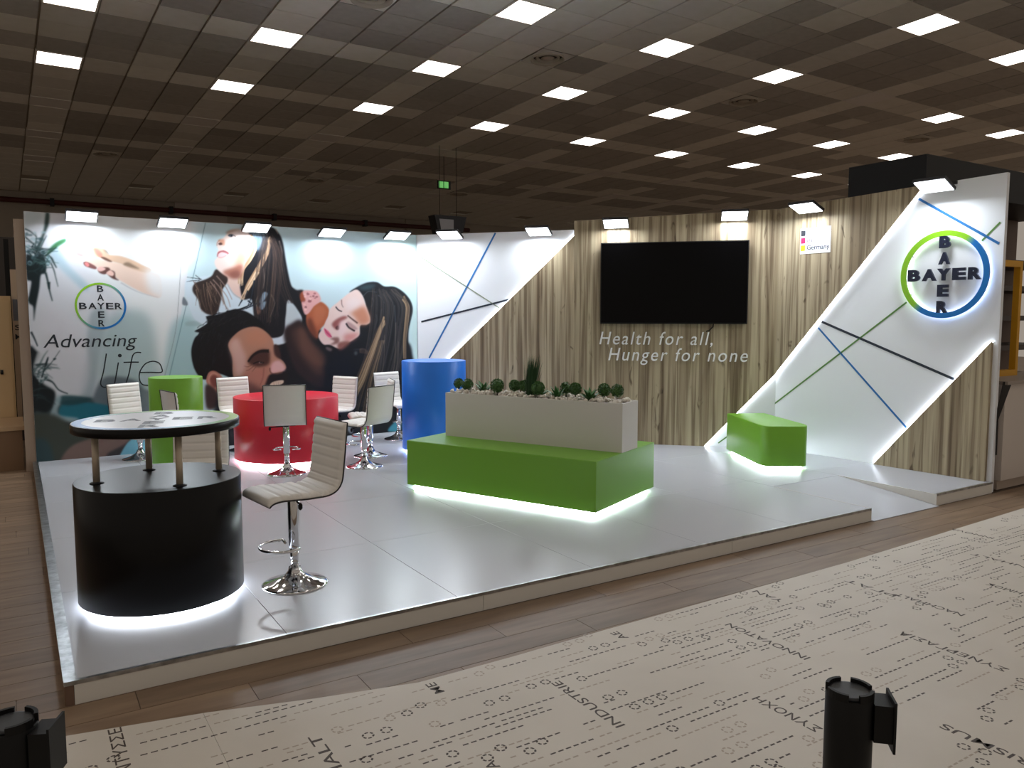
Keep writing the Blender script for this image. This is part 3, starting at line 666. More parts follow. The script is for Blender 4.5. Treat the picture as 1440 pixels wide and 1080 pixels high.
    fill(5, [(560, 470), (640, 400), (720, 400), (780, 540), (730, 590), (660, 590), (600, 500)], (190, 124, 96), 6, .9)
    fill(5, [(520, 330), (620, 300), (680, 360), (600, 430), (520, 420)], (228, 212, 212), 7, .8)
    fill(5, [(360, 590), (400, 540), (480, 500), (530, 510), (470, 560), (440, 640), (400, 640)], (134, 70, 68), 2.6, .9)
    fill(5, [(400, 620), (430, 600), (440, 640), (410, 645)], (70, 32, 36), 1, .9)
    fill(5, [(450, 560), (510, 560), (520, 660), (450, 720), (430, 660)], (230, 204, 204), 4, .9)
    fill(5, [(500, 700), (600, 680), (650, 690), (590, 760), (500, 770)], (208, 140, 136), 5, .9)
    stroke(5, [(402, 395), (430, 430), (470, 448)], 1.6, 1.4, (40, 30, 36), .7); stroke(5, [(465, 320), (468, 370), (485, 405)], 1.1, .6, (110, 84, 84), .9)
    stroke(5, [(515, 575), (545, 620), (610, 660)], 2.4, 2.4, (34, 24, 30), .9); stroke(5, [(530, 490), (580, 530), (640, 575)], 1.6, 2.2, (84, 58, 56), 1)
    fill(5, [(525, 560), (580, 580), (640, 640), (560, 630)], (150, 110, 112), 2, .6)
    fill(5, [(275, 630), (295, 640), (330, 670), (360, 720), (330, 730), (290, 690)], (212, 96, 128), 1)
    stroke(5, [(285, 640), (310, 680), (360, 725)], .9, .7, (140, 44, 72), .6)
    fill(5, [(340, 740), (430, 730), (430, 790), (340, 810), (390, 770)], (110, 70, 66), 2.4, .8)
    fill(5, [(430, 790), (520, 770), (560, 790), (480, 860), (430, 860)], (128, 76, 70), 3, .9)
    fill(5, [(300, 830), (360, 850), (350, 880), (300, 860)], (120, 104, 108), 2, .8)
    for pts in ([(700, 280), (760, 230), (850, 240)], [(860, 270), (900, 300), (930, 360)], [(800, 300), (810, 340), (790, 400)], [(840, 480), (850, 540), (820, 640)], [(1040, 380), (1050, 600), (1040, 800), (1000, 980)], [(900, 420), (880, 540)]):
        stroke(5, pts, 1.2, .7, (92, 100, 108), .9, .6)
    for i in range(80):
        u = rnd.random(); x = 740+430*u
        stroke(5, [(800+260*u, 190+rnd.uniform(0, 80)), (x+40, 380), (x+20, 620), (x-20, 860), (x-90, 1150), (x-170, 1480)], .9, .6, rnd.choice([(42, 44, 50), (56, 54, 56), (70, 62, 58), (30, 34, 42), (90, 78, 70)]), .6, .55)
    gold = [(150, 126, 98), (120, 98, 74), (100, 80, 62), (176, 152, 124), (70, 58, 50), (48, 42, 42)]
    for i in range(34):
        o = rnd.uniform(-1, 1)
        stroke(5, [(925+o*12, 500+abs(o)*90), (880+o*26, 640), (820+o*34, 800), (750+o*46, 980), (680+o*56, 1160), (590+o*60, 1340), (520+o*70, 1500)], 1.6, 1.0, rnd.choice(gold), .7, .8)
    for i in range(14):
        o = rnd.uniform(-1, 1)
        stroke(5, [(900+o*30, 760), (860+o*30, 900), (810+o*40, 1060), (760+o*60, 1260), (700+o*90, 1560)], 1.2, .9, rnd.choice(gold), .7, .6)
    for i in range(14):
        o = rnd.uniform(-1, 1)
        stroke(5, [(1140+o*20, 270+abs(o)*60), (1180+o*18, 400), (1165+o*18, 600), (1150+o*14, 760), (1150+o*14, 960)], 1.5, .8, rnd.choice(gold), .7, .75)
    for i in range(10):
        x = rnd.uniform(900, 1130)
        stroke(5, [(x, rnd.uniform(500, 800)), (x-10, 980), (x-50, 1200), (x-110, 1500)], 1, .7, rnd.choice([(70, 66, 68), (110, 98, 90), (52, 50, 56)]), .7, .7)
    stroke(5, [(1140, 250), (1210, 330), (1235, 440), (1200, 600)], .8, .5, (40, 44, 50), .5)
    fill(6, [(980, 850), (1020, 790), (1100, 730), (1100, 860), (1040, 860)], (70, 150, 170), 2)
    fill(6, [(540, 760), (600, 770), (650, 850), (620, 870)], (150, 158, 160), 2, .8)
    blob(5, 620, 900, 2.5, 3, (84, 94, 94), 2, .8)
    for i in range(5): stroke(5, [(660, 860+i*8), (700, 850+i*12), (750, 880+i*6)], .9, .6, (120, 90, 72), .8, .7)
    return img
img = paint_mural()
NXm, NZm = 590, 345
xs_ = np.linspace(.143, 4.478, NXm); zs_ = np.linspace(PZ+.002, PZ+2.552, NZm)
gx, gz = np.meshgrid(xs_, zs_)
vv = np.stack([gx.ravel(), np.full(gx.size, MY-.003), gz.ravel()], 1)
cc = (vv-EYEP) @ ROT; pxx = CX+FPX*cc[:, 0]/cc[:, 2]; pyy = CY+FPX*cc[:, 1]/cc[:, 2]
ix = np.clip((pxx-MX0)*MS-.5, 0, img.shape[1]-1.001); iy = np.clip((pyy-MY0)*MS-.5, 0, img.shape[0]-1.001)
i0, j0 = ix.astype(int), iy.astype(int); fx, fy = (ix-i0)[:, None], (iy-j0)[:, None]
smp = (img[j0, i0]*(1-fx)+img[j0, i0+1]*fx)*(1-fy)+(img[j0+1, i0]*(1-fx)+img[j0+1, i0+1]*fx)*fy
idx = np.arange(gx.size).reshape(gx.shape)
fq = np.stack([idx[:-1, :-1], idx[:-1, 1:], idx[1:, 1:], idx[1:, :-1]], -1).reshape(-1, 4)
me = bpy.data.meshes.new('photo_mural'); me.vertices.add(len(vv)); me.vertices.foreach_set('co', vv.ravel())
me.loops.add(fq.size); me.loops.foreach_set('vertex_index', fq.ravel().astype(np.int32))
me.polygons.add(len(fq)); me.polygons.foreach_set('loop_start', np.arange(0, fq.size, 4, dtype=np.int32))
me.update(calc_edges=True)
ca = me.color_attributes.new('print', 'FLOAT_COLOR', 'POINT')
ca.data.foreach_set('color', np.concatenate([lin(np.clip(smp, 0, 1)*255), np.ones((len(smp), 1))], 1).astype(np.float32).ravel())
mm = mat('mural_print', (200, 200, 200), .5, 0, .3); nt, b_ = nodes_of(mm); at = nt.nodes.new('ShaderNodeAttribute'); at.attribute_name = 'print'
nt.links.new(at.outputs['Color'], b_.inputs['Base Color']); me.materials.append(mm)
mu = tag(link('photo_mural', me), 'large printed photo of a smiling couple and child on the long wall', 'mural')

def ring_mat(name, c, ux, uy, r, soft=.16):
    m = mat(name, (100, 160, 60), .35); nt, b = nodes_of(m); N, Lk = nt.nodes, nt.links
    tc = N.new('ShaderNodeTexCoord'); s1 = N.new('ShaderNodeVectorMath'); s1.operation = 'SUBTRACT'; s1.inputs[1].default_value = tuple(c); Lk.new(tc.outputs['Object'], s1.inputs[0])
    d = N.new('ShaderNodeVectorMath'); d.operation = 'DOT_PRODUCT'; dv = (np.array(ux)*.8-np.array(uy)*.6)/r; d.inputs[1].default_value = tuple(dv); Lk.new(s1.outputs[0], d.inputs[0])
    mr = N.new('ShaderNodeMapRange'); mr.inputs[1].default_value = -1; mr.inputs[2].default_value = 1; Lk.new(d.outputs['Value'], mr.inputs[0])
    cr = N.new('ShaderNodeValToRGB'); e = cr.color_ramp.elements; e[0].position = .5-soft; e[0].color = (*lin((132, 188, 36)), 1); e[1].position = .5+soft; e[1].color = (*lin((16, 110, 184)), 1)
    Lk.new(mr.outputs[0], cr.inputs[0]); Lk.new(cr.outputs[0], b.inputs['Base Color']); return m
def annulus(mb, c, ux, uy, rx, ry, wd, t0, t1, n=64, mi=0):
    c, ux, uy = np.array(c, float), np.array(ux, float), np.array(uy, float); nn = np.cross(ux, uy)
    V = []
    for t in (t0, t1):
        for k in range(n):
            a = 2*math.pi*k/n
            for w_ in (0, wd): V.append(c+ux*(rx-w_)*math.cos(a)+uy*(ry-w_)*math.sin(a)+nn*t)
    F = []
    for k in range(n):
        o, i_, o2, i2 = 2*k, 2*k+1, 2*((k+1) % n), 2*((k+1) % n)+1; T = 2*n
        F += [(o, i_, i2, o2), (o+T, o2+T, i2+T, i_+T), (o, o2, o2+T, o+T), (i_, i_+T, i2+T, i2)]
    return mb.add(V, F, mi)
def cross_logo(parent, c, ux, uy, rx, ry, t0, t1, lift0, lift1, mring, mlet, wd=.085, off=.03):
    """ring with the five-letter name crossing itself; the letters stay single parts"""
    nn = np.cross(ux, uy)
    annulus(MB(), c, ux, uy, rx, ry, wd*rx, t0, t1).build('logo_ring', mring, parent)
    W = 'BAYER'
    lw, lh = .29*rx, .275*ry
    for k, ch in enumerate(W):
        x = (k-2)*.345*rx
        o = np.array(c)+np.array(ux)*(x-lw/2)-np.array(uy)*lh/2
        place_text(MB(), ch, o, ux, uy, lw*(1.12 if ch == 'A' else 1), lh, lift1-lift0, lift0, 0, off, box=True).build('logo_letter', mlet, parent)
        if k == 2: continue
        y = (2-k)*.37*ry; lv = .25*rx; o = np.array(c)+np.array(uy)*(y-lh/2)-np.array(ux)*lv/2
        place_text(MB(), ch, o, ux, uy, lv, lh, lift1-lift0, lift0, 0, off, box=True).build('logo_letter', mlet, parent)
UX, UZ = np.array([1., 0, 0]), np.array([0, 0, 1.])
L_, R_, T_, B_ = on_mural(105, 430), on_mural(177.5, 430), on_mural(141, 397.5), on_mural(141, 463)
c_ = np.array([(L_[0]+R_[0])/2, MY-.003, (T_[2]+B_[2])/2]); rx_, ry_ = (R_[0]-L_[0])/2, (T_[2]-B_[2])/2
cross_logo(mu, c_, UX, UZ, rx_, ry_, .0005, .0015, .0005, .0015, ring_mat('ring_print', c_, UX, UZ, rx_, .3), M['print_dark'], .085, .02)
a, b = on_mural(61, 489), on_mural(193, 487); cap = on_mural(75, 470.5)[2]-a[2]
place_text(MB(), 'Advancing', (a[0], MY-.003, a[2]), UX, UZ, b[0]-a[0], cap, .001, .0005, .22, 0.).build('slogan_word', M['print_dark'], mu)
def ribbon(mb, pts, wd, n=10):
    P = [on_mural(x, y, .004) for x, y in pts]; Q = []
    for i in range(len(P)-1):
        p0, p1, p2, p3 = P[max(i-1, 0)], P[i], P[i+1], P[min(i+2, len(P)-1)]
        for t in np.arange(n)/n: Q.append(.5*((2*p1)+(-p0+p2)*t+(2*p0-5*p1+4*p2-p3)*t*t+(-p0+3*p1-3*p2+p3)*t**3))
    Q.append(P[-1]); V = []
    for i in range(len(Q)):
        t = Q[min(i+1, len(Q)-1)]-Q[max(i-1, 0)]; t = t/np.linalg.norm(t); nn = np.array([-t[2], 0, t[0]])*wd/2; V += [Q[i]+nn, Q[i]-nn]
    return mb.add(V, [(2*i, 2*i+1, 2*i+3, 2*i+2) for i in range(len(Q)-1)])
z7 = lambda pts: [(40+x/5.4, 450+y/5.4) for x, y in pts]; z6 = lambda pts: [(140+x/7.2, 500+y/7.2) for x, y in pts]
lw_ = .0125
for grp in ([z7([(592, 255), (570, 390), (549, 470), (555, 500), (575, 511), (598, 508)])], [z7([(683, 322), (668, 410), (652, 492)]), z7([(690, 268), (694, 270), (697, 272)])],
            [z7([(856, 248), (825, 246), (800, 258), (785, 295), (765, 400), (738, 490)]), z7([(722, 322), (780, 320), (838, 320)])],
            [z6([(410, 172), (520, 170), (627, 168), (627, 120), (600, 75), (540, 58), (470, 80), (420, 140), (402, 200), (410, 260), (440, 295), (495, 302)])]):
    mb = MB()
    for st in grp:
        if len(st) == 3 and abs(st[0][0]-st[2][0]) < 2:
            P = on_mural(*st[1], .004); mb.add([P+.019*np.array([math.cos(k*math.pi/6), 0, math.sin(k*math.pi/6)]) for k in range(12)], [list(range(12))])
        else: ribbon(mb, st, lw_)
    mb.build('slogan_letter', M['print_dark'], mu, False)

# --- corner wall: white with thin stripes, timber lower half
def plane2(p, q):                                          # vertical wall through two plan points, normal towards the room
    d = _u(np.array([q[0]-p[0], q[1]-p[1], 0])); n = np.array([d[1], -d[0], 0.])
    if n @ (EYEP-np.array([p[0], p[1], EYE])) < 0: n = -n
    return np.array([p[0], p[1], 0.]), d, n
def wall_slab(name, p, q, z0, z1p, z1q, t=.05):
    p0, d, n = plane2(p, q); P = [(p[0], p[1], z0), (q[0], q[1], z0), (q[0], q[1], z1q), (p[0], p[1], z1p)]
    return tag(MB().prism(P, -n*t).build(name, M['white_wall']), kind='structure')
def stripe(parent, pl, a, b, wd, m):
    p0, d, n = pl; A, B = on_plane(*a, p0, n), on_plane(*b, p0, n)
    MB().bar(A, B, n, wd, .003).build('stripe', m, parent)
def led_edge(parent, pl, A, B, off=.010):                  # LED strip tucked behind the overhanging edge of a timber panel
    MB().bar(np.array(A)+pl[2]*off, np.array(B)+pl[2]*off, pl[2], .012, .012).build('led_strip', M['led_edge'], parent)
def clad(parent, pl, pts, t0=.0, t1=.04): return MB().prism([np.array(p)+pl[2]*t0 for p in pts], pl[2]*(t1-t0)).build('wood_panel', M['wood'], parent)

Bp, Cp = np.array([4.485, 9.385]), np.array([5.84, 7.79]); Cq = Bp+(Cp-Bp)*1.35
plB = plane2(Bp, Cp)
wc = wall_slab('wall_corner', Bp, Cq, PZ, PZ+2.554, PZ+2.554)
def onB(x, y): return on_plane(x, y, plB[0], plB[2])
def at(pl, s, z): return pl[0]+pl[1]*s+np.array([0, 0, z])
topE = onB(809, 331); lowE = onB(588, 549); dirE = (topE-lowE)
s_len = np.linalg.norm(Cq-Bp)
hitT = lowE+dirE*((PZ+2.554-lowE[2])/dirE[2]); lo0 = lowE+dirE*((0.0-(lowE-plB[0]) @ plB[1]+.004)/(dirE @ plB[1]))
clad(wc, plB, [at(plB, .004, PZ), at(plB, s_len, PZ), at(plB, s_len, PZ+2.554), hitT, lo0])
led_edge(wc, plB, lo0, hitT)
for a, b, wd, m in (((696.8, 327.5), (603.5, 503.5), .020, 's_blue'), ((591, 361), (703.5, 434), .013, 's_olive'), ((592.5, 452.5), (719, 420.5), .022, 's_dark')): stripe(wc, plB, a, b, wd, M[m])

# --- wall behind the screen
plT = plane2(Cc, Dc)
wt = wall_slab('wall_back_diagonal', Cc, Dc, PZ, PZ+2.62, PZ+2.69, .05)
def onT(x, y, t=0.): return on_plane(x, y, plT[0]+plT[2]*t, plT[2])
sT = np.linalg.norm(Dc-Cc)
plR = plane2(Dc, Ec)
def onR(x, y, t=0.): return on_plane(x, y, plR[0]+plR[2]*t, plR[2])
k_z = onR(1093, 525, .0)[2]
foot = onT(990, 626); foot[2] = PZ
clad(wt, plT, [at(plT, 0, PZ), foot, at(plT, sT-.002, k_z), at(plT, sT-.002, PZ+2.69), at(plT, 0, PZ+2.62)])
led_edge(wt, plT, foot, at(plT, sT-.002, k_z))
MB().prism([at(plT, 0, PZ), at(plT, 0, PZ+2.62), at(plT, 0, PZ+2.62)-plT[2]*.4, at(plT, 0, PZ)-plT[2]*.4], plT[1]*.03).build('side_panel', M['wood'], wt)
# --- right wall with the round emblem
wr = wall_slab('wall_right', Dc, Ec, 0.0, PZ+2.69, PZ+2.765, .05)
sR = np.linalg.norm(Ec-Dc)
tb = onR(1302, 261); sb_ = (tb-plR[0]) @ plR[1]; ztop = lambda s: PZ+2.69+.075*s/sR
clad(wr, plR, [at(plR, .012, k_z), at(plR, sb_, ztop(sb_)), at(plR, .012, ztop(0))])
led_edge(wr, plR, at(plR, .012, k_z), at(plR, sb_, ztop(sb_)))
ta, tf, te = onR(1397, 480), onR(1230, 652), onR(1391, 677)
sa = (ta-plR[0]) @ plR[1]; sf = (tf-plR[0]) @ plR[1]; se = min(sa, sR-.03)
clad(wr, plR, [at(plR, sf, PZ+.001), at(plR, se, PZ+.001), at(plR, se, ta[2])])
led_edge(wr, plR, at(plR, sf, PZ+.012), at(plR, se, ta[2]))
for a, b, wd, m in (((1292, 279.5), (1405, 342.5), .022, 's_blue'), ((1406.8, 312.5), (1380.8, 338.7), .016, 's_green'), ((1275, 425), (1072, 581), .016, 's_green'),
                    ((1155.8, 452.5), (1341.7, 533.3), .024, 's_dark'), ((1150.8, 461), (1275, 601.7), .018, 's_blue')): stripe(wr, plR, a, b, wd, M[m])
A = onT(1072-62, 623); B = onT(1028, 610)
MB().bar(A, B, plT[2], .014, .003).build('stripe', M['s_green'], wt)

em = thing('round_emblem', 'backlit round emblem with green and blue ring and navy raised letters', 'sign')
em['category'] = 'sign'
cE = onR(1329.2, 386, .05); LL, RR, TT, BB = onR(1267, 386, .05), onR(1391.5, 386, .05), onR(1329, 324, .05), onR(1329, 447.5, .05)
rxE, ryE = np.linalg.norm(RR-LL)/2, (TT[2]-BB[2])/2; cE = (LL+RR)/2; cE[2] = (TT[2]+BB[2])/2; uR = plR[1]; cE = cE-plR[2]*.05
em.location = cE; Z0 = np.zeros(3)
cross_logo(em, Z0, uR, UZ, rxE, ryE, .035, .055, .03, .055, ring_mat('ring_lacquer', Z0, uR, UZ, rxE, .05), M['navy'], .125, .055)
annulus(MB(), Z0, uR, UZ, rxE-.025, ryE-.025, .012, .014, .022).build('led_ring', M['led_edge'], em)
for k in range(6):
    a_ = math.pi/6+k*math.pi/3; P = uR*(rxE-.04)*math.cos(a_)+UZ*(ryE-.04)*math.sin(a_); MB().bar(P, P+plR[2]*.001, plR[2], .01, .036) if False else MB().tube([P, P+plR[2]*.036], .006, 6).build('spacer', M['dark_steel'], em)

# screen
TVT = .10
tl, tr, bl_, br = onT(845, 345, TVT), onT(1054, 334, TVT), onT(845, 457, TVT), onT(1053, 454, TVT)
s0, s1 = (tl-plT[0]) @ plT[1], (tr-plT[0]) @ plT[1]; z0, z1 = (bl_[2]+br[2])/2, (tl[2]+tr[2])/2
tv = thing('television', 'large black wall-mounted flat screen, switched off', 'television', at(plT, (s0+s1)/2, z0)+plT[2]*.04)
hwid, hh_ = (s1-s0)/2, z1-z0; dT, nT = plT[1], plT[2]
def tvp(s, z, t): return dT*s+UZ*z+nT*t
MB().prism([tvp(-hwid, 0, .03), tvp(hwid, 0, .03), tvp(hwid, hh_, .03), tvp(-hwid, hh_, .03)], nT*.028).build('housing', M['black_plastic'], tv)
MB().prism([tvp(-hwid+.012, .016, .058), tvp(hwid-.012, .016, .058), tvp(hwid-.012, hh_-.012, .058), tvp(-hwid+.012, hh_-.012, .058)], nT*.003).build('screen', M['screen'], tv)
MB().prism([tvp(-.3, .25, 0), tvp(.3, .25, 0), tvp(.3, hh_-.25, 0), tvp(-.3, hh_-.25, 0)], nT*.03).build('wall_mount', M['dark_steel'], tv)
MB().tube([tvp(hwid*.56, .03, .02), tvp(hwid*.55, -.03, .012), tvp(hwid*.5, -.075, .008), tvp(hwid*.46, -.085, .003)], .006, 6).build('cable', M['black_plastic'], tv)
# raised slogan below it
for s, p0, p1, ptop, lab in (('Health for all,', (843, 484), (1002, 481.5), (851, 466.5), 'first'), ('Hunger for none', (855.5, 506.5), (1051.5, 505), (864, 489), 'second')):
    A, B, Tq = onT(*p0, .04), onT(*p1, .04), onT(*ptop, .04)
    t = thing('raised_lettering', 'raised silver words reading %s under the black screen' % s.strip(','), 'lettering', A)
    for_w = s.split(' '); full = text_geo(s, .22, 0., True, 1.2)[0]; W_ = np.ptp(full[:, 0]); L = np.linalg.norm((B-A)[:2])
    x = 0.
    for i, wd_ in enumerate(for_w):                        # each word is a part of its own
        pre = ' '.join(for_w[:i+1]); wv = np.ptp(text_geo(wd_, .22, 0., True, 1.2)[0][:, 0]); end = np.ptp(text_geo(pre, .22, 0., True, 1.2)[0][:, 0])
        place_text(MB(), wd_, dT*(end-wv)*L/W_, dT, UZ, wv*L/W_, Tq[2]-A[2], .018, .0, .22, 0., space=1.2).build('word', M['silver'], t)
# small white sign
sc = [onR(1126, 322.5, .043), onR(1125, 358, .043), onR(1167.5, 354, .043), onR(1167.5, 317, .043)]
a0 = (sc[1]-plR[0]) @ plR[1]; a1 = (sc[2]-plR[0]) @ plR[1]; zb, zt = (sc[1][2]+sc[2][2])/2, (sc[0][2]+sc[3][2])/2
sg = thing('origin_sign', 'small white sign with black, red and yellow squares on the timber wall', 'sign', at(plR, a0, zb)+plR[2]*.04)
wS, hS = a1-a0, zt-zb; dR, nR = plR[1], plR[2]
MB().prism([Z0, dR*wS, dR*wS+UZ*hS, UZ*hS], nR*.004).build('board', mat('sign_white', (236, 236, 238), .5), sg)
for k, c in enumerate(((34, 36, 46), (204, 22, 84), (246, 214, 20))):
    z = hS*(.70-.29*k); MB().prism([dR*.02*wS+UZ*z, dR*.17*wS+UZ*z, dR*.17*wS+UZ*(z+.22*hS), dR*.02*wS+UZ*(z+.22*hS)], nR*.0055).build('colour_square', mat('sign_colour', c, .5), sg)
for k, (s, wd_, c) in enumerate((('made', .50, (120, 122, 130)), ('in', .17, (110, 104, 112)), ('Germany', .74, (40, 48, 70)))):
    place_text(MB(), s, dR*.23*wS+UZ*hS*(.73-.29*k), dR, UZ, wd_*wS, .18*hS, .0015, .004, 0, .012).build('word', mat('sign_text', c, .5), sg)

# ------------------------------------------------------------------ LED floodlights on the wall tops
def flood(px, py, wpx, pl, label, group=None, out=.165, tilt=20):
    p0, d, n = pl; P = on_plane(px, py, p0+n*out, n); W = .27
    t = thing('flood_light', label, 'light', P, 0, group)
    Rm = np.array(Matrix.Rotation(math.radians(tilt), 3, Vector(np.cross(n, UZ))))
    sd = np.cross(n, UZ)
    if (Rm @ (-UZ)) @ n < 0: Rm = np.array(Matrix.Rotation(-math.radians(tilt), 3, Vector(sd)))
    dn = Rm @ (-UZ); fw = Rm @ n; hw_, hd = W/2, .10
    def q(a, b, c): return d*a+fw*b+dn*c
    MB().prism([q(-hw_-.012, -hd-.012, -.03), q(hw_+.012, -hd-.012, -.03), q(hw_+.012, hd+.012, -.03), q(-hw_-.012, hd+.012, -.03)], dn*.028).build('housing', M['dark_steel'], t)
    MB().prism([q(-hw_, -hd, -.002), q(hw_, -hd, -.002), q(hw_, hd, -.002), q(-hw_, hd, -.002)], dn*.004).build('lens', M['flood'], t)
    for s in (-1, 1): MB().tube([q(s*.05, -hd*.2, -.03), q(s*.05, -hd, -.05), -n*(out-.0)+d*s*.05+UZ*.05], .008, 6).build('arm', M['dark_steel'], t)
    MB().prism([-n*out+d*-.09+UZ*.035, -n*out+d*.09+UZ*.035, -n*out+d*.09+UZ*.065, -n*out+d*-.09+UZ*.065], n*.02).build('clamp', M['dark_steel'], t)
    la = bpy.data.lights.new('lamp', 'AREA'); la.shape = 'RECTANGLE'; la.size = 2*hw_*.95; la.size_y = 2*hd*.95; la.energy = FLOOD_W; la.color = (.86, .93, 1.0)
    lo = link('lamp', la, t); X, Y, Z = Vector(d), Vector(np.cross(-dn, d)), Vector(-dn)
    lo.matrix_local = Matrix(((X[0], Y[0], Z[0], dn[0]*.008), (X[1], Y[1], Z[1], dn[1]*.008), (X[2], Y[2], Z[2], dn[2]*.008), (0, 0, 0, 1)))
    return t
plM = (np.array([0, MY, 0.]), np.array([1., 0, 0]), np.array([0, -1., 0]))
FG = 'LED floodlights along the booth walls'
for px, py, lab in ((115, 305, 'LED floodlight on the mural top above the reaching hands'), (243, 314, 'LED floodlight on the mural top above the pale gap beside the child'), (361, 321, 'LED floodlight on the mural top right over the hair of the child'),
                    (467, 328, 'LED floodlight on the mural top between the child and the long-haired woman'), (559, 332, 'LED floodlight at the mural end beside the white corner wall')): flood(px, py, 0, plM, lab, FG)
for px, py, lab in ((632, 331, 'LED floodlight on the white corner wall at its mural end'), (757, 326, 'LED floodlight on the white corner wall at its timber end')): flood(px, py, 0, plB, lab, FG)
for px, py, lab in ((866, 315, 'LED floodlight above the end of the black screen next to the white corner wall'), (1033, 304, 'LED floodlight above the end of the black screen nearer the small white sign')): flood(px, py, 0, plT, lab, FG)
flood(1133, 293, 0, plR, 'LED floodlight above the small white sign with coloured squares', FG, .22)
flood(1313, 262, 0, plR, 'LED floodlight above the round emblem', FG, .26, 22)
# ------------------------------------------------------------------ round counters
def disc_ring(mb, r0, r1, z0, z1, n=64):
    return mb.lathe([(r0, z0), (r1, z0), (r1, z1), (r0, z1), (r0, z0)], n, cap=False, smooth=False)
def drum(name, label, c, r, h, m, lift=.03, cat='counter'):
    t = thing(name, label, cat, (c[0], c[1], PZ))
    MB().lathe([(r-.004, lift), (r, lift+.004), (r, h-.004), (r-.004, h)], 96).build('body', m, t)
    MB().lathe([(r-.06, 0), (r-.06, lift)], 64).build('plinth', M['white_board'], t)
    disc_ring(MB(), r-.06, r-.045, .010, lift-.004).build('led_strip', M['led'], t)
    return t
BC = np.array([.627, 4.51]); BR = .410; BH = .648
bk = drum('round_counter', 'black round counter with raised tabletop on four metal posts', BC, BR, BH, M['black'])
TH = .956
tt = MB().lathe([(BR-.003, TH-.045), (BR, TH-.042), (BR, TH-.003), (BR-.003, TH)], 96).build('table_top', M['black'], bk)
MB().lathe([(BR-.006, TH), (BR-.006, TH+.0008)], 96).build('printed_disc', mat('disc_print', (206, 208, 214), .3), tt)
vdir = _u(np.array([.28, 1., 0])); sdir = np.array([vdir[1], -vdir[0], 0.])
zc = np.array([0, 0, TH+.0008])
annulus(MB(), zc, sdir, vdir, BR-.008, BR-.008, .045, .0002, .0008).build('printed_ring', ring_mat('ring_top', zc, -sdir, vdir, BR, .3), tt)
W = 'BAYER'
for k, ch in enumerate(W):
    o = zc+sdir*((k-2)*.125-.05)-vdir*.05; place_text(MB(), ch, o, sdir, vdir, .1, .1, .0006, .0002, 0, .03, box=True).build('printed_letter', mat('disc_ink_glare', (84, 88, 98), .5) if 'DI' not in M else M['DI'], tt)  # black letters greyed: the glare on them is put into the colour
    if k != 2: o = zc+vdir*((2-k)*.135-.05)-sdir*.05; place_text(MB(), ch, o, sdir, vdir, .1, .1, .0006, .0002, 0, .03, box=True).build('printed_letter', mat('disc_ink_glare', (84, 88, 98), .5) if 'DI' not in M else M['DI'], tt)
for px, py in ((136, 680), (210, 661), (253, 683), (308, 662)):
    P = on_z(px, py, PZ+BH)-np.array([BC[0], BC[1], PZ]); d = P[:2]; r_ = np.linalg.norm(d)
    if r_ > BR-.06: d = d*(BR-.06)/r_
    po = MB().lathe([(.017, BH), (.017, TH-.045)], 20, (d[0], d[1], 0)).build('post', mat('satin_steel', (196, 182, 162), .35, .25), bk)  # beige base colour paints in the warm reflection on the steel
    MB().lathe([(.034, BH), (.034, BH+.004), (.02, BH+.010)], 24, (d[0], d[1], 0)).build('flange', M['dark_steel'], po)
def centre_from(pl, pr, r):                               # plan centre of a drum from the pixels of its left and right outline at the floor
    a, b = on_z(*pl, PZ+.03)[:2], on_z(*pr, PZ+.03)[:2]; m = _u(_u(a)+_u(b)); half = math.acos(np.clip(_u(a) @ _u(b), -1, 1))/2
    return m*(r/math.sin(half))
RC = centre_from((330, 648), (477, 640), .535); drum('round_counter', 'low wide red round counter in front of the mural', RC, .535, .667, M['red'])
GC = centre_from((213, 658), (289, 658), .25); drum('round_counter', 'tall bright green round counter in front of the mural', GC, .25, .90, M['green'])
UC = centre_from((566, 622), (655.5, 622), .358); drum('round_counter', 'tall blue round counter by the white corner wall', UC, .358, 1.01, M['blue'])

# ------------------------------------------------------------------ green bench with planter
FL, FR = np.array([2.863, 6.243]), np.array([3.625, 4.552]); wv = FR-FL; dv = np.array([-wv[1], wv[0]])/np.linalg.norm(wv)*1.088; BHt = .422
bn = thing('bench', 'large green box bench with glowing LED base in the middle of the platform', 'bench', ((FL+FR)[0]/2, (FL+FR)[1]/2, PZ))
oB = (FL+FR)/2
def loc2(p, o): return (p[0]-o[0], p[1]-o[1])
def inset(poly, d):                                       # shrink a convex polygon towards its centre
    c = np.mean(np.array(poly), 0); out = []
    n = len(poly); P = [np.array(p) for p in poly]
    for i in range(n):
        a, b, cc2 = P[i-1], P[i], P[(i+1) % n]; e1, e2 = _u(b-a), _u(cc2-b)
        n1, n2 = np.array([-e1[1], e1[0]]), np.array([-e2[1], e2[0]])
        if n1 @ (c-b) < 0: n1, n2 = -n1, -n2
        out.append(b+(n1+n2)*d/(1+n1 @ n2))
    return out
def bench_like(t, poly, h, m, lift=.03):
    bevel(MB().poly(poly, lift, h, 0, len(poly) > 8).build('body', m, t), .006, 2)
    MB().poly(inset(poly, .06), 0, lift).build('plinth', M['white_board'], t)
    a, b = inset(poly, .045), inset(poly, .06); n = len(a); mb = MB()
    for i in range(n):
        j = (i+1) % n; mb.prism([(*a[i], .01), (*a[j], .01), (*b[j], .01), (*b[i], .01)], (0, 0, lift-.014))
    mb.build('led_strip', M['led'], t)
pb = [loc2(p, oB) for p in (FL, FR, FR+dv, FL+dv)]
bench_like(bn, pb, BHt, M['green'])
pA, pB_ = np.array([3.278, 6.301]), np.array([4.028, 4.731])
pw = pB_-pA; pd = np.array([-pw[1], pw[0]])/np.linalg.norm(pw)*.305; PLH = .392
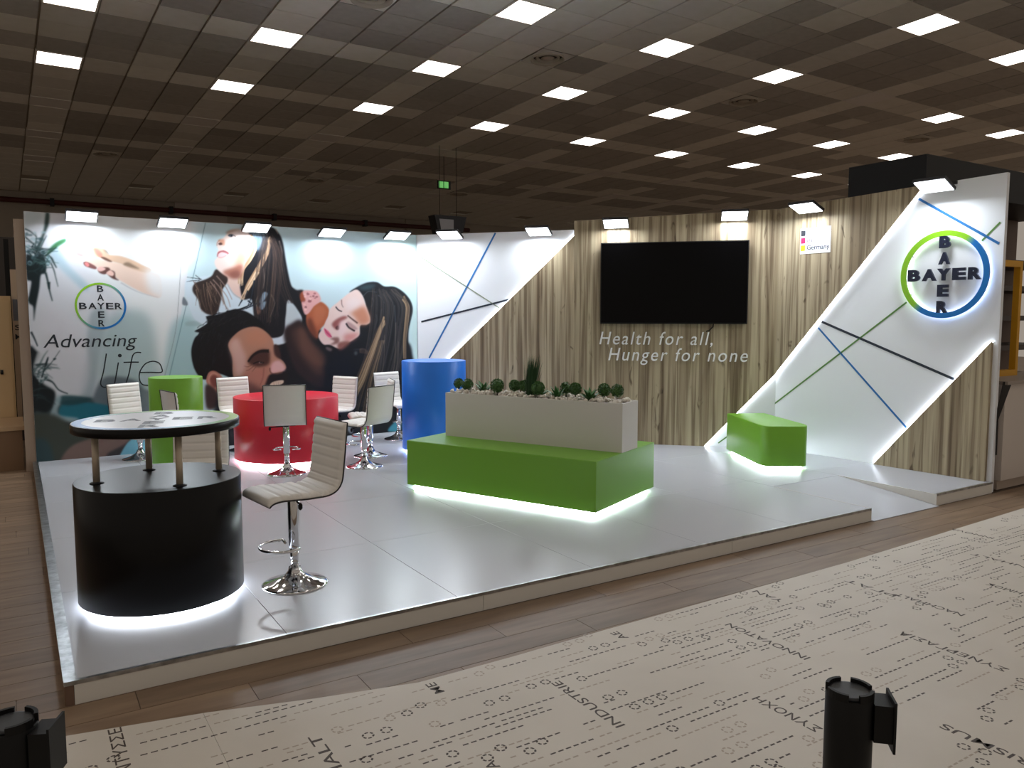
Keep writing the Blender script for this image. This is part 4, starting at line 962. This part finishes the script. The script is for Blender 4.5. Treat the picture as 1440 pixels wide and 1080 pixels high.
pt = thing('planter', 'long white rectangular planter box standing on the green bench', 'planter', (*((pA+pB_)/2+pd/2), PZ+BHt))
oP = (pA+pB_)/2+pd/2
op = [loc2(p, oP) for p in (pA, pB_, pB_+pd, pA+pd)]; ip = inset(op, .018)
mb = MB()
for i in range(4):
    j = (i+1) % 4; mb.prism([(*op[i], 0), (*op[j], 0), (*ip[j], 0), (*ip[i], 0)], (0, 0, PLH))
mb.build('box', M['planter'], pt); MB().poly(ip, 0, PLH-.055).build('soil', mat('soil', (60, 48, 38), .9), pt)
rnd = random.Random(21)
ZS = PZ+BHt+PLH-.03
pu, pn = _u(pw), _u(pd); Lp = np.linalg.norm(pw)
pb_m = MB()
for k in range(520):
    s, d = rnd.uniform(.03, Lp-.03), rnd.uniform(.03, .28); c = pA+pu*s+pn*d; r = rnd.uniform(.012, .026)
    bm = bmesh.new(); bmesh.ops.create_icosphere(bm, subdivisions=1, radius=1)
    S = np.array([r*rnd.uniform(.8, 1.4), r*rnd.uniform(.8, 1.3), r*rnd.uniform(.5, .8)]); Rm = np.array(Euler((rnd.random(), rnd.random(), rnd.random()*6)).to_matrix())
    V = np.array([v.co[:] for v in bm.verts])*S*(1+.18*np.array([[rnd.uniform(-1, 1)] for _ in bm.verts])); F = [[v.index for v in f.verts] for f in bm.faces]; bm.free()
    pb_m.add(V @ Rm.T+np.array([c[0], c[1], ZS+.004+rnd.uniform(0, .042)]), F, 0, True)
pbo = pb_m.build('pebbles', M['pebble'], None, False); tag(pbo, 'pale decorative pebbles filling the white planter', 'pebbles', kind='stuff')
def ball_foliage(seed):
    rr = random.Random(seed); mb = MB(); bm = bmesh.new(); bmesh.ops.create_icosphere(bm, subdivisions=2, radius=.78)
    mb.add([v.co[:] for v in bm.verts], [[v.index for v in f.verts] for f in bm.faces], 0, True); bm.free()
    for _ in range(420):
        d = np.array([rr.gauss(0, 1) for _ in range(3)]); d /= np.linalg.norm(d); a = np.cross(d, [rr.random(), rr.random(), rr.random()]); a /= np.linalg.norm(a); b = np.cross(d, a)
        p = d*rr.uniform(.72, .86); q = d*rr.uniform(.98, 1.12)+a*rr.uniform(-.2, .2)+b*rr.uniform(-.2, .2); w_ = .09
        mb.add([p-a*w_*.4, (p+q)/2-a*w_, q, (p+q)/2+a*w_], [(0, 1, 2, 3)])
    return mb.mesh('foliage', M['foliage'], False)
bmesh_ = [ball_foliage(s) for s in (1, 2, 3)]
def plan_on_box(px, py): P = on_z(px, py, ZS+.01); s = np.clip((P[:2]-pA) @ pu, .06, Lp-.06); d = np.clip((P[:2]-pA) @ pn, .05, .26); return pA+pu*s+pn*d
zz = lambda x, y: (620+x/4.8, 490+y/4.8)
balls = [((120, 235), 32, 0), ((180, 243), 36, 1), ((380, 252), 44, 1), ((497, 250), 36, 0), ((562, 252), 36, 0), ((655, 268), 43, 1), ((845, 266), 38, 0), ((908, 272), 39, 1), ((1103, 280), 41, 0), ((1190, 286), 42, 1)]
stem_m = MB().lathe([(.006, 0), (.005, .12)], 8).mesh('stem', M['stem'])
for k, ((x, y), r, row) in enumerate(balls):
    px, py = zz(x, y); d_ = .10 if row else .22
    P = on_plane(px, py, (*(pA+pn*d_), 0), (*pn, 0)); c = P[:2]; R = 1.08*r/4.8/FPX*proj(P)[2]
    t = thing('ball_topiary', 'small round clipped ball plant on a short stem in the white planter', 'plant', (c[0], c[1], ZS-.02), rnd.random()*6, 'ball plants in the planter')
    zc_ = max(P[2]-(ZS-.02), R+.01); fo = link('foliage', bmesh_[k % 3], t, (0, 0, zc_)); fo.scale = (R, R, R)
    st = link('stem', stem_m, t); st.scale = (1, 1, zc_/.12)
def leaf_mesh():
    mb = MB(); n = 6; V = []
    for i in range(n+1):
        u = i/n; w_ = .15*(1-u)**.7*(.55+.9*min(u*3, 1))*(1 if u < 1 else 0)+.004; z = .95*u; x = .42*u*u+.06*u
        V += [(x, -w_, z+.03), (x-.02, 0, z), (x, w_, z+.03)]
    F = []
    for i in range(n): F += [(3*i, 3*i+1, 3*i+4, 3*i+3), (3*i+1, 3*i+2, 3*i+5, 3*i+4)]
    return mb.add(V, F, 0, True).mesh('leaf', M['agave'], False)
lm = leaf_mesh()
for (x, y), r, row in (((290, 238), 46, 0), ((672, 232), 40, 0), ((785, 270), 46, 1), ((1005, 278), 48, 1)):
    px, py = zz(x, y+r*.9); d_ = .12 if row else .2
    P = on_plane(px, py, (*(pA+pn*d_), 0), (*pn, 0)); R = 2.3*r/4.8/FPX*proj(P)[2]
    t = thing('agave', 'small spiky agave plant in the white planter', 'plant', (P[0], P[1], ZS+.012), rnd.random()*6, 'agave plants in the planter')
    for i in range(18):
        o = link('leaf', lm, t); s = R*rnd.uniform(.85, 1.05)*(1 if i < 8 else .95); o.scale = (s, s, s)
        o.rotation_euler = Euler((0, math.radians(30 if i < 9 else 6)+rnd.uniform(-.1, .1), i*2.4+rnd.uniform(-.2, .2)), 'XYZ')
P = on_plane(*zz(597, 300), (*(pA+pn*.16), 0), (*pn, 0))
gt = thing('ornamental_grass', 'tall dark upright tuft of grass in the white planter', 'plant', (P[0], P[1], ZS-.02)); mb = MB()
for k in range(260):
    a = rnd.random()*6.28; r0 = rnd.uniform(0, .03); h_ = rnd.uniform(.26, .42); ln = rnd.uniform(0, .06); b0 = np.array([r0*math.cos(a), r0*math.sin(a), 0]); tp = b0*1.2+np.array([ln*math.cos(a)+.03*_r[0], ln*math.sin(a)+.03*_r[1], h_])
    sd = np.array([-math.sin(a), math.cos(a), 0])*.0028; md = (b0+tp)/2+np.array([0, 0, .02])
    mb.add([b0-sd, b0+sd, md+sd, tp, md-sd], [(0, 1, 2, 3, 4)])
o = mb.build('blades', M['grass'], gt, False); o['kind'] = 'stuff'

# small green seat by the right wall, rounded front end
sB = [np.array(p) for p in ((6.64, 6.03), (6.16, 5.13))]
e0, e1 = sB; ax = _u(e0-e1); nx = np.array([ax[1], -ax[0]])
if nx[0] < 0: nx = -nx
wd_ = .47; q0 = e1+ax*.12; q1 = e1+nx*.12-ax*.02; q2 = e1+nx*(wd_-.06)-ax*.03; q3 = e1+nx*wd_+ax*.14
clean = [e0]+[q0*(1-u)**2+2*(e1-ax*.03)*u*(1-u)+q1*u*u for u in np.linspace(0, 1, 12)]
clean += [q1*(1-u)**2+2*((q1+q2)/2-ax*.03)*u*(1-u)+q2*u*u for u in np.linspace(.15, 1, 8)]
clean += [q2*(1-u)**2+2*(e1+nx*wd_-ax*.01)*u*(1-u)+q3*u*u for u in np.linspace(.1, 1, 10)]+[e0+nx*wd_*.9]
oS = np.mean(clean, 0); sm = thing('bench', 'small green seat with a rounded end beside the striped white wall', 'bench', (*oS, PZ))
hull = []
P2 = sorted({(round(float(p[0]-oS[0]), 5), round(float(p[1]-oS[1]), 5)) for p in clean})
def half(ps):
    h = []
    for p in ps:
        while len(h) > 1 and (h[-1][0]-h[-2][0])*(p[1]-h[-2][1])-(h[-1][1]-h[-2][1])*(p[0]-h[-2][0]) <= 0: h.pop()
        h.append(p)
    return h[:-1]
hull = half(P2)+half(P2[::-1])
bench_like(sm, hull, .43, M['green'])

# ------------------------------------------------------------------ bar stools
def cushion(path, w_, t, groove, z_off=0.):
    """padded slab along a side-view path (x, z); ribs run across the width"""
    P = np.array(path); seg = np.linalg.norm(np.diff(P, axis=0), axis=1); S = np.concatenate([[0], np.cumsum(seg)]); N_ = int(S[-1]/.006)
    u = np.linspace(0, S[-1], N_+1); X, Z = np.interp(u, S, P[:, 0]), np.interp(u, S, P[:, 1])
    T = np.gradient(np.stack([X, Z], 1), axis=0); T /= np.linalg.norm(T, axis=1)[:, None]; Nn = np.stack([T[:, 1], -T[:, 0]], 1)
    rows = []
    for i in range(N_+1):
        dpt = 1.0
        for g_ in groove:
            d = abs(u[i]-g_)
            if d < .012: dpt = min(dpt, .66+.34*(d/.012)**.5)
        e = min(u[i], S[-1]-u[i]); dpt *= min(1, .45+.55*(e/.02)) if e < .02 else 1
        tt_ = t*dpt
        prof = [(-w_/2, 0), (-w_/2-.002, tt_*.35), (-w_/2+.008, tt_*.85), (-w_/2+.03, tt_), (-w_*.2, tt_*1.04), (w_*.2, tt_*1.04), (w_/2-.03, tt_), (w_/2-.008, tt_*.85), (w_/2+.002, tt_*.35), (w_/2, 0)]
        rows.append([(X[i]+Nn[i, 0]*h, yy, Z[i]+Nn[i, 1]*h) for yy, h in prof])
    k = len(rows[0]); V = [p for r in rows for p in r]; F = []
    for i in range(N_):
        for j in range(k): F.append((i*k+j, i*k+(j+1) % k, (i+1)*k+(j+1) % k, (i+1)*k+j))
    F += [list(range(k))[::-1], [N_*k+j for j in range(k)]]
    mb = MB().add(V, F, 0, True); mb.sm[-1] = mb.sm[-2] = False; return mb
SEAT = .47
def bez(p0, p1, p2, n=14): return [tuple((1-t)**2*np.array(p0)+2*(1-t)*t*np.array(p1)+t*t*np.array(p2)) for t in np.linspace(0, 1, n)]
# path runs from the seat's front lip backwards, then up the backrest (local +x is the front)
seat_path = bez((.21, -.024), (.195, .0), (.13, .0), 8)+[(.0, -.008), (-.09, -.008)]
back_path = bez((-.09, -.008), (-.20, -.008), (-.213, .09), 14)+[(-.228, .22), (-.245, .385)]
def make_stool():
    t = thing('bar_stool', 'white bar stool', 'stool')
    MB().lathe([(.18, 0), (.182, .005), (.172, .011), (.13, .022), (.085, .040), (.05, .062), (.036, .082), (.033, .1)], 48).build('base', M['chrome'], t)
    MB().lathe([(.024, .085), (.024, .33)], 24).build('column', M['chrome'], t)
    MB().lathe([(.029, .135), (.032, .14), (.032, SEAT-.06), (.028, SEAT-.03)], 24).build('sleeve', M['chrome'], t)
    MB().box((-.09, -.09, SEAT-.034), (.09, .09, SEAT-.022)).build('mount_plate', M['dark_steel'], t)
    fr = [(.03, -.05, .155)]+[(.075+.115*math.cos(a), .125*math.sin(a), .155) for a in np.linspace(-2.1, 2.1, 22)]+[(.03, .05, .155)]
    MB().tube(fr, .0085, 8).build('footrest', M['chrome'], t)
    MB().tube([(.0, .02, SEAT-.05), (.02, .10, SEAT-.055), (.025, .15, SEAT-.06)], .005, 6).build('lever', M['black_plastic'], t)
    MB().lathe([(.004, 0), (.012, .01), (.012, .03), (.005, .04)], 10, (.025, .15, SEAT-.09)).build('lever_knob', M['black_plastic'], t)
    w_ = .375
    sc_ = cushion(seat_path, w_, .032, [.07+.055*k for k in range(5)]); sc_.v = [(x, y, z+SEAT-.02) for x, y, z in sc_.v]
    s = sc_.build('seat', M['leather'], t)
    bc = cushion(back_path, w_, .028, [.04+.056*k for k in range(9)]); bc.v = [(x, y, z+SEAT-.02) for x, y, z in bc.v]
    bk_ = bc.build('backrest', M['leather'], t)
    for pth, par in ((seat_path, s), (back_path, bk_)):
        mb = MB()
        for sy in (-1, 1): mb.tube([(x, sy*(w_/2+.001), z+SEAT-.019) for x, z in pth], .0045, 6)
        e = pth[0] if pth is seat_path else pth[-1]; mb.tube([(e[0], -w_/2, e[1]+SEAT-.019), (e[0], w_/2, e[1]+SEAT-.019)], .0045, 6)
        mb.build('piping', M['piping'], par)
    return t
st0 = make_stool()
def stool(x, y, ang, label, raise_=0.):
    global st0
    o = st0 if not st0.get('used') else copy_tree(st0)
    st0['used'] = 1
    o.location = (x, y, PZ); o.rotation_euler = (0, 0, math.radians(ang)); o['label'] = label; o['group'] = 'white chrome bar stools'
    if raise_:
        for ch in o.children:
            nm = ch.name.split('.')[0]
            if nm in ('seat', 'backrest', 'mount_plate', 'lever', 'lever_knob') or (raise_ > 0 and nm in ('sleeve', 'footrest')): ch.location.z += raise_
            elif nm == 'sleeve': ch.scale.z = (SEAT-.03+raise_)/(SEAT-.03)
            elif nm == 'column': ch.scale.z = .8
    return o
stools = [((415, 821), 187, 'white bar stool beside the black counter, seat turned to it', .075), ((404, 666), 72, 'white bar stool with its plain back outward, in front of the red counter', -.04),
          ((512.5, 656), 116, 'white bar stool between the red counter and green bench, back outward, seat toward red counter', -.09), ((521, 641), 165, 'white bar stool mostly hidden behind another stool, right of the red counter', -.09),
          ((468, 626), 208, 'white ribbed bar stool behind the right edge of the red counter', -.12), ((561, 617), -76, 'white ribbed bar stool standing against the blue counter', -.10),
          ((198, 645), -60, 'white ribbed bar stool left of the tall green counter', -.12), ((344, 633), 284, 'white ribbed bar stool between the green and red counters, near the mural', -.10)]
SPOTS = {}
for (px, py), a, lab, rz in stools:
    P = on_z(px, py, PZ); stool(P[0], P[1], a, lab, rz)
stool(1.38, 7.62, 10, 'white bar stool seen from behind in front of the tall green counter', -.08)
stool(1.04, 5.77, 250, 'white ribbed bar stool pushed up behind the black counter, below its tabletop', -.12)
for o in list(bpy.data.objects):
    if 'used' in o.keys(): del o['used']

# ------------------------------------------------------------------ belt posts near the camera
def stanchion(x, y, top, ang, label):
    t = thing('belt_post', label, 'barrier post', (x, y, CT))
    MB().lathe([(.17, 0), (.17, .012), (.12, .02), (.04, .03), (.034, .035)], 40).build('base', M['black_plastic'], t)
    MB().lathe([(.0315, .03), (.0315, top-.18)], 32).build('pole', M['black_plastic'], t)
    MB().lathe([(.037, top-.19), (.0395, top-.185), (.0395, top-.014), (.038, top-.012)], 40).build('head', M['black_plastic'], t)
    cp = MB().lathe([(.034, top-.012), (.034, top-.007), (.03, top-.0065)], 40).build('cap', mat('cap_plastic', (44, 46, 50), .5), t)
    mb = MB()
    for k in range(4):
        for i in range(6):
            a0 = math.radians(ang+k*90+14+i*10.5); a1 = a0+math.radians(10.5)
            mb.add([(r*math.cos(a), r*math.sin(a), z) for z in (top-.014, top) for r, a in ((.0335, a0), (.0395, a0), (.0395, a1), (.0335, a1))],
                   [(0, 1, 2, 3), (4, 5, 6, 7), (0, 1, 5, 4), (1, 2, 6, 5), (2, 3, 7, 6), (3, 0, 4, 7)])
    mb.build('rim', M['black_plastic'], t)
    c, s = math.cos(math.radians(ang)), math.sin(math.radians(ang))
    b = MB().bar((c*.036, s*.036, top-.085), (c*.066, s*.066, top-.085), (0, 0, 1), .05, .066)
    b.prism([(c*.066-s*u, s*.066+c*u, top-.1) for u in (-.03, .03)]+[(c*.070-s*u, s*.070+c*u, top-.1) for u in (.03, -.03)], (0, 0, .09))
    b.build('belt_clip', M['black_plastic'], t)
P = on_z(1195, 968, .955); stanchion(P[0], P[1], .955, math.degrees(math.atan2(_r[1], _r[0]))-12, 'black belt barrier post standing on the large printed sheet')
P = on_z(14, 1012, .955); stanchion(P[0], P[1], .955, math.degrees(math.atan2(_r[1], _r[0]))+8, 'black belt barrier post standing on the narrower printed sheet')

# ------------------------------------------------------------------ hanging signs
hs = hall_pt(632, 318, 15.0)
t = thing('hanging_sign', 'dark angular box sign hanging from the ceiling on two wires', 'sign', hs)
MB().prism([(-.35, 0, .22), (.42, .0, .22), (.28, 0, -.3), (-.22, 0, -.3)], (0, .3, 0)).build('box', M['dark_steel'], t)
MB().prism([(-.24, -.006, .14), (.1, -.006, .14), (.1, -.006, -.22), (-.17, -.006, -.22)], (0, .006, 0)).build('face', mat('sign_grey', (150, 150, 155), .6), t)
for x in (-.15, .25): MB().tube([(x, .15, .22), (x, .15, CH0+CSY*5-hs[2])], .006, 5).build('wire', M['dark_steel'], t)
ex = hall_pt(625, 260, 16.0)
t = thing('exit_sign', 'small green lit emergency sign under the ceiling', 'sign', ex)
MB().box((-.16, 0, -.09), (.16, .04, .09)).build('housing', M['dark_steel'], t)
ge = emit('exit_green', (60, 190, 70), .5)
for x in (-.10, .03): MB().box((x-.04, -.006, -.07), (x+.07, 0, .07)).build('lit_panel', ge, t)
MB().tube([(0, .02, .09), (0, .02, CH0+CSY*6-ex[2])], .008, 5).build('rod', M['dark_steel'], t)

# ------------------------------------------------------------------ neighbouring stands
# left: low timber counter, tall cabinet, poster
t = thing('low_cabinet', 'low brown timber cabinet with a pale ledge behind the mural wall', 'cabinet', (-.9, 9.6, 0))
MB().box((-1.2, 0, 0), (.93, .9, .42)).build('body', mat('brown_wood', (120, 92, 66), .6), t); MB().box((-1.22, -.02, .42), (.95, .92, .46)).build('ledge', mat('pale_wood', (176, 146, 112), .5), t)
t = thing('tall_cabinet', 'tall beige cabinet standing on the far side behind the low brown cabinet', 'cabinet', (-.75, 10.55, 0))
MB().box((-1.3, 0, 0), (.74, .45, 1.83)).build('body', mat('beige_cabinet', (206, 176, 132), .5), t)
dr = MB().box((.0, -.015, .1), (.72, 0, 1.78)).build('door', mat('beige_door', (210, 180, 136), .5), t); MB().lathe([(.015, 0), (.015, .05)], 12, (.62, -.03, .95)).build('handle', M['dark_steel'], dr)
P0 = on_plane(17, 440, (0, 11.0, 0), (0, 1, 0)); P1 = on_plane(33, 440, (0, 11.0, 0), (0, 1, 0))
t = thing('poster_stand', 'narrow pale poster panel with dark figure print behind the mural wall end', 'poster', (P0[0], 11.0, 0))
MB().box((-.05, 0, 0), (.0, .04, 2.5)).build('frame', M['black_plastic'], t); MB().box((0, 0, .3), (.3, .03, 2.15)).build('sheet', mat('poster_pale', (188, 168, 146), .6), t)
MB().box((.01, -.003, 1.55), (.3, 0, 1.8)).build('grey_block', mat('poster_grey', (104, 108, 118), .6), t)
mb = MB(); place_text(mb, 'SBI', (.02, 0, 1.44), UX, UZ, .16, .06, .002, .001, 0, .01); place_text(mb, 'MO', (.02, 0, 1.33), UX, UZ, .14, .06, .002, .001, 0, .01); mb.build('words', M['print_dark'], t)
MB().prism([(.05, -.003, .35), (.3, -.003, .35), (.3, -.003, 1.22), (.14, -.003, 1.25), (.06, -.003, 1.1)], (0, .003, 0)).build('figure_print', mat('poster_dark', (26, 26, 32), .6), t)
pd_ = thing('dark_screen', 'dark partition behind the poster panel', 'partition', (-.6, 11.9, 0)); MB().box((-3, 0, 0), (.78, .05, 2.6)).build('panel', mat('dark_partition', (58, 52, 48), .7), pd_)
# right: white counter with a black diagonal mark, yellow frame, dark fascia
P = on_z(1420, 690, 0.)
nb = thing('white_counter', 'white counter with a black diagonal stripe beyond the emblem wall', 'counter', (7.62, 3.62, 0))
MB().box((0, 0, .09), (1.6, .6, .98)).build('body', mat('counter_white', (200, 190, 182), .5), nb); MB().box((.0, .03, 0), (1.6, .55, .09)).build('plinth', mat('counter_plinth', (176, 160, 146), .5), nb)
MB().box((-.02, -.03, .98), (1.62, .62, 1.01)).build('worktop', mat('counter_top', (150, 138, 128), .4), nb)
def nbp(px, py): Q = on_plane(px, py, (0, 3.617, 0), (0, 1, 0)); return (Q[0]-7.62, -.003, Q[2])
MB().prism([nbp(1411, 537), nbp(1424, 536), nbp(1404, 590), nbp(1402, 640), nbp(1400, 640), nbp(1403, 575)], (0, .003, 0)).build('black_stripe', M['black'], nb)
yf = thing('yellow_frame', 'yellow rectangular metal frame standing on the white counter', 'frame', (7.9, 3.95, 1.01))
f0, f1 = on_plane(1409, 365, (0, 3.95, 0), (0, 1, 0)), on_plane(1425, 535, (0, 3.95, 0), (0, 1, 0)); yel = mat('yellow', (206, 150, 20), .5)
xa, xb, zt_ = f0[0]-7.9, f1[0]-7.9+.02, f0[2]-1.01
MB().box((xa, 0, 0), (xa+.05, .06, zt_)).build('upright', yel, yf); MB().box((xb, 0, 0), (xb+.05, .06, zt_)).build('upright', yel, yf)
MB().box((xa+.05, 0, zt_-.06), (xb, .06, zt_)).build('rail', yel, yf); MB().box((xa+.05, 0, 0), (xb, .06, .06)).build('rail', yel, yf)
ds = thing('neighbour_stand', 'dark neighbouring stand with shelves and a black fascia beyond the emblem wall', 'stand', (7.75, 4.4, 0))
MB().box((0, .9, 0), (3.5, .96, 3.0)).build('back_panel', mat('brown_panel', (112, 92, 80), .6), ds)
for z in (2.2, 1.9, 1.55, 1.2): MB().box((.05, .3, z), (3.5, .9, z+.06)).build('shelf', mat('shelf_dark', (64, 54, 50), .5), ds)
MB().box((-.05, 0.1, 2.85), (3.6, .96, 3.2)).build('fascia', M['black_plastic'], ds)
MB().box((0, .1, 0), (.08, .9, 2.85)).build('side_panel', mat('side_dark', (50, 44, 42), .6), ds)
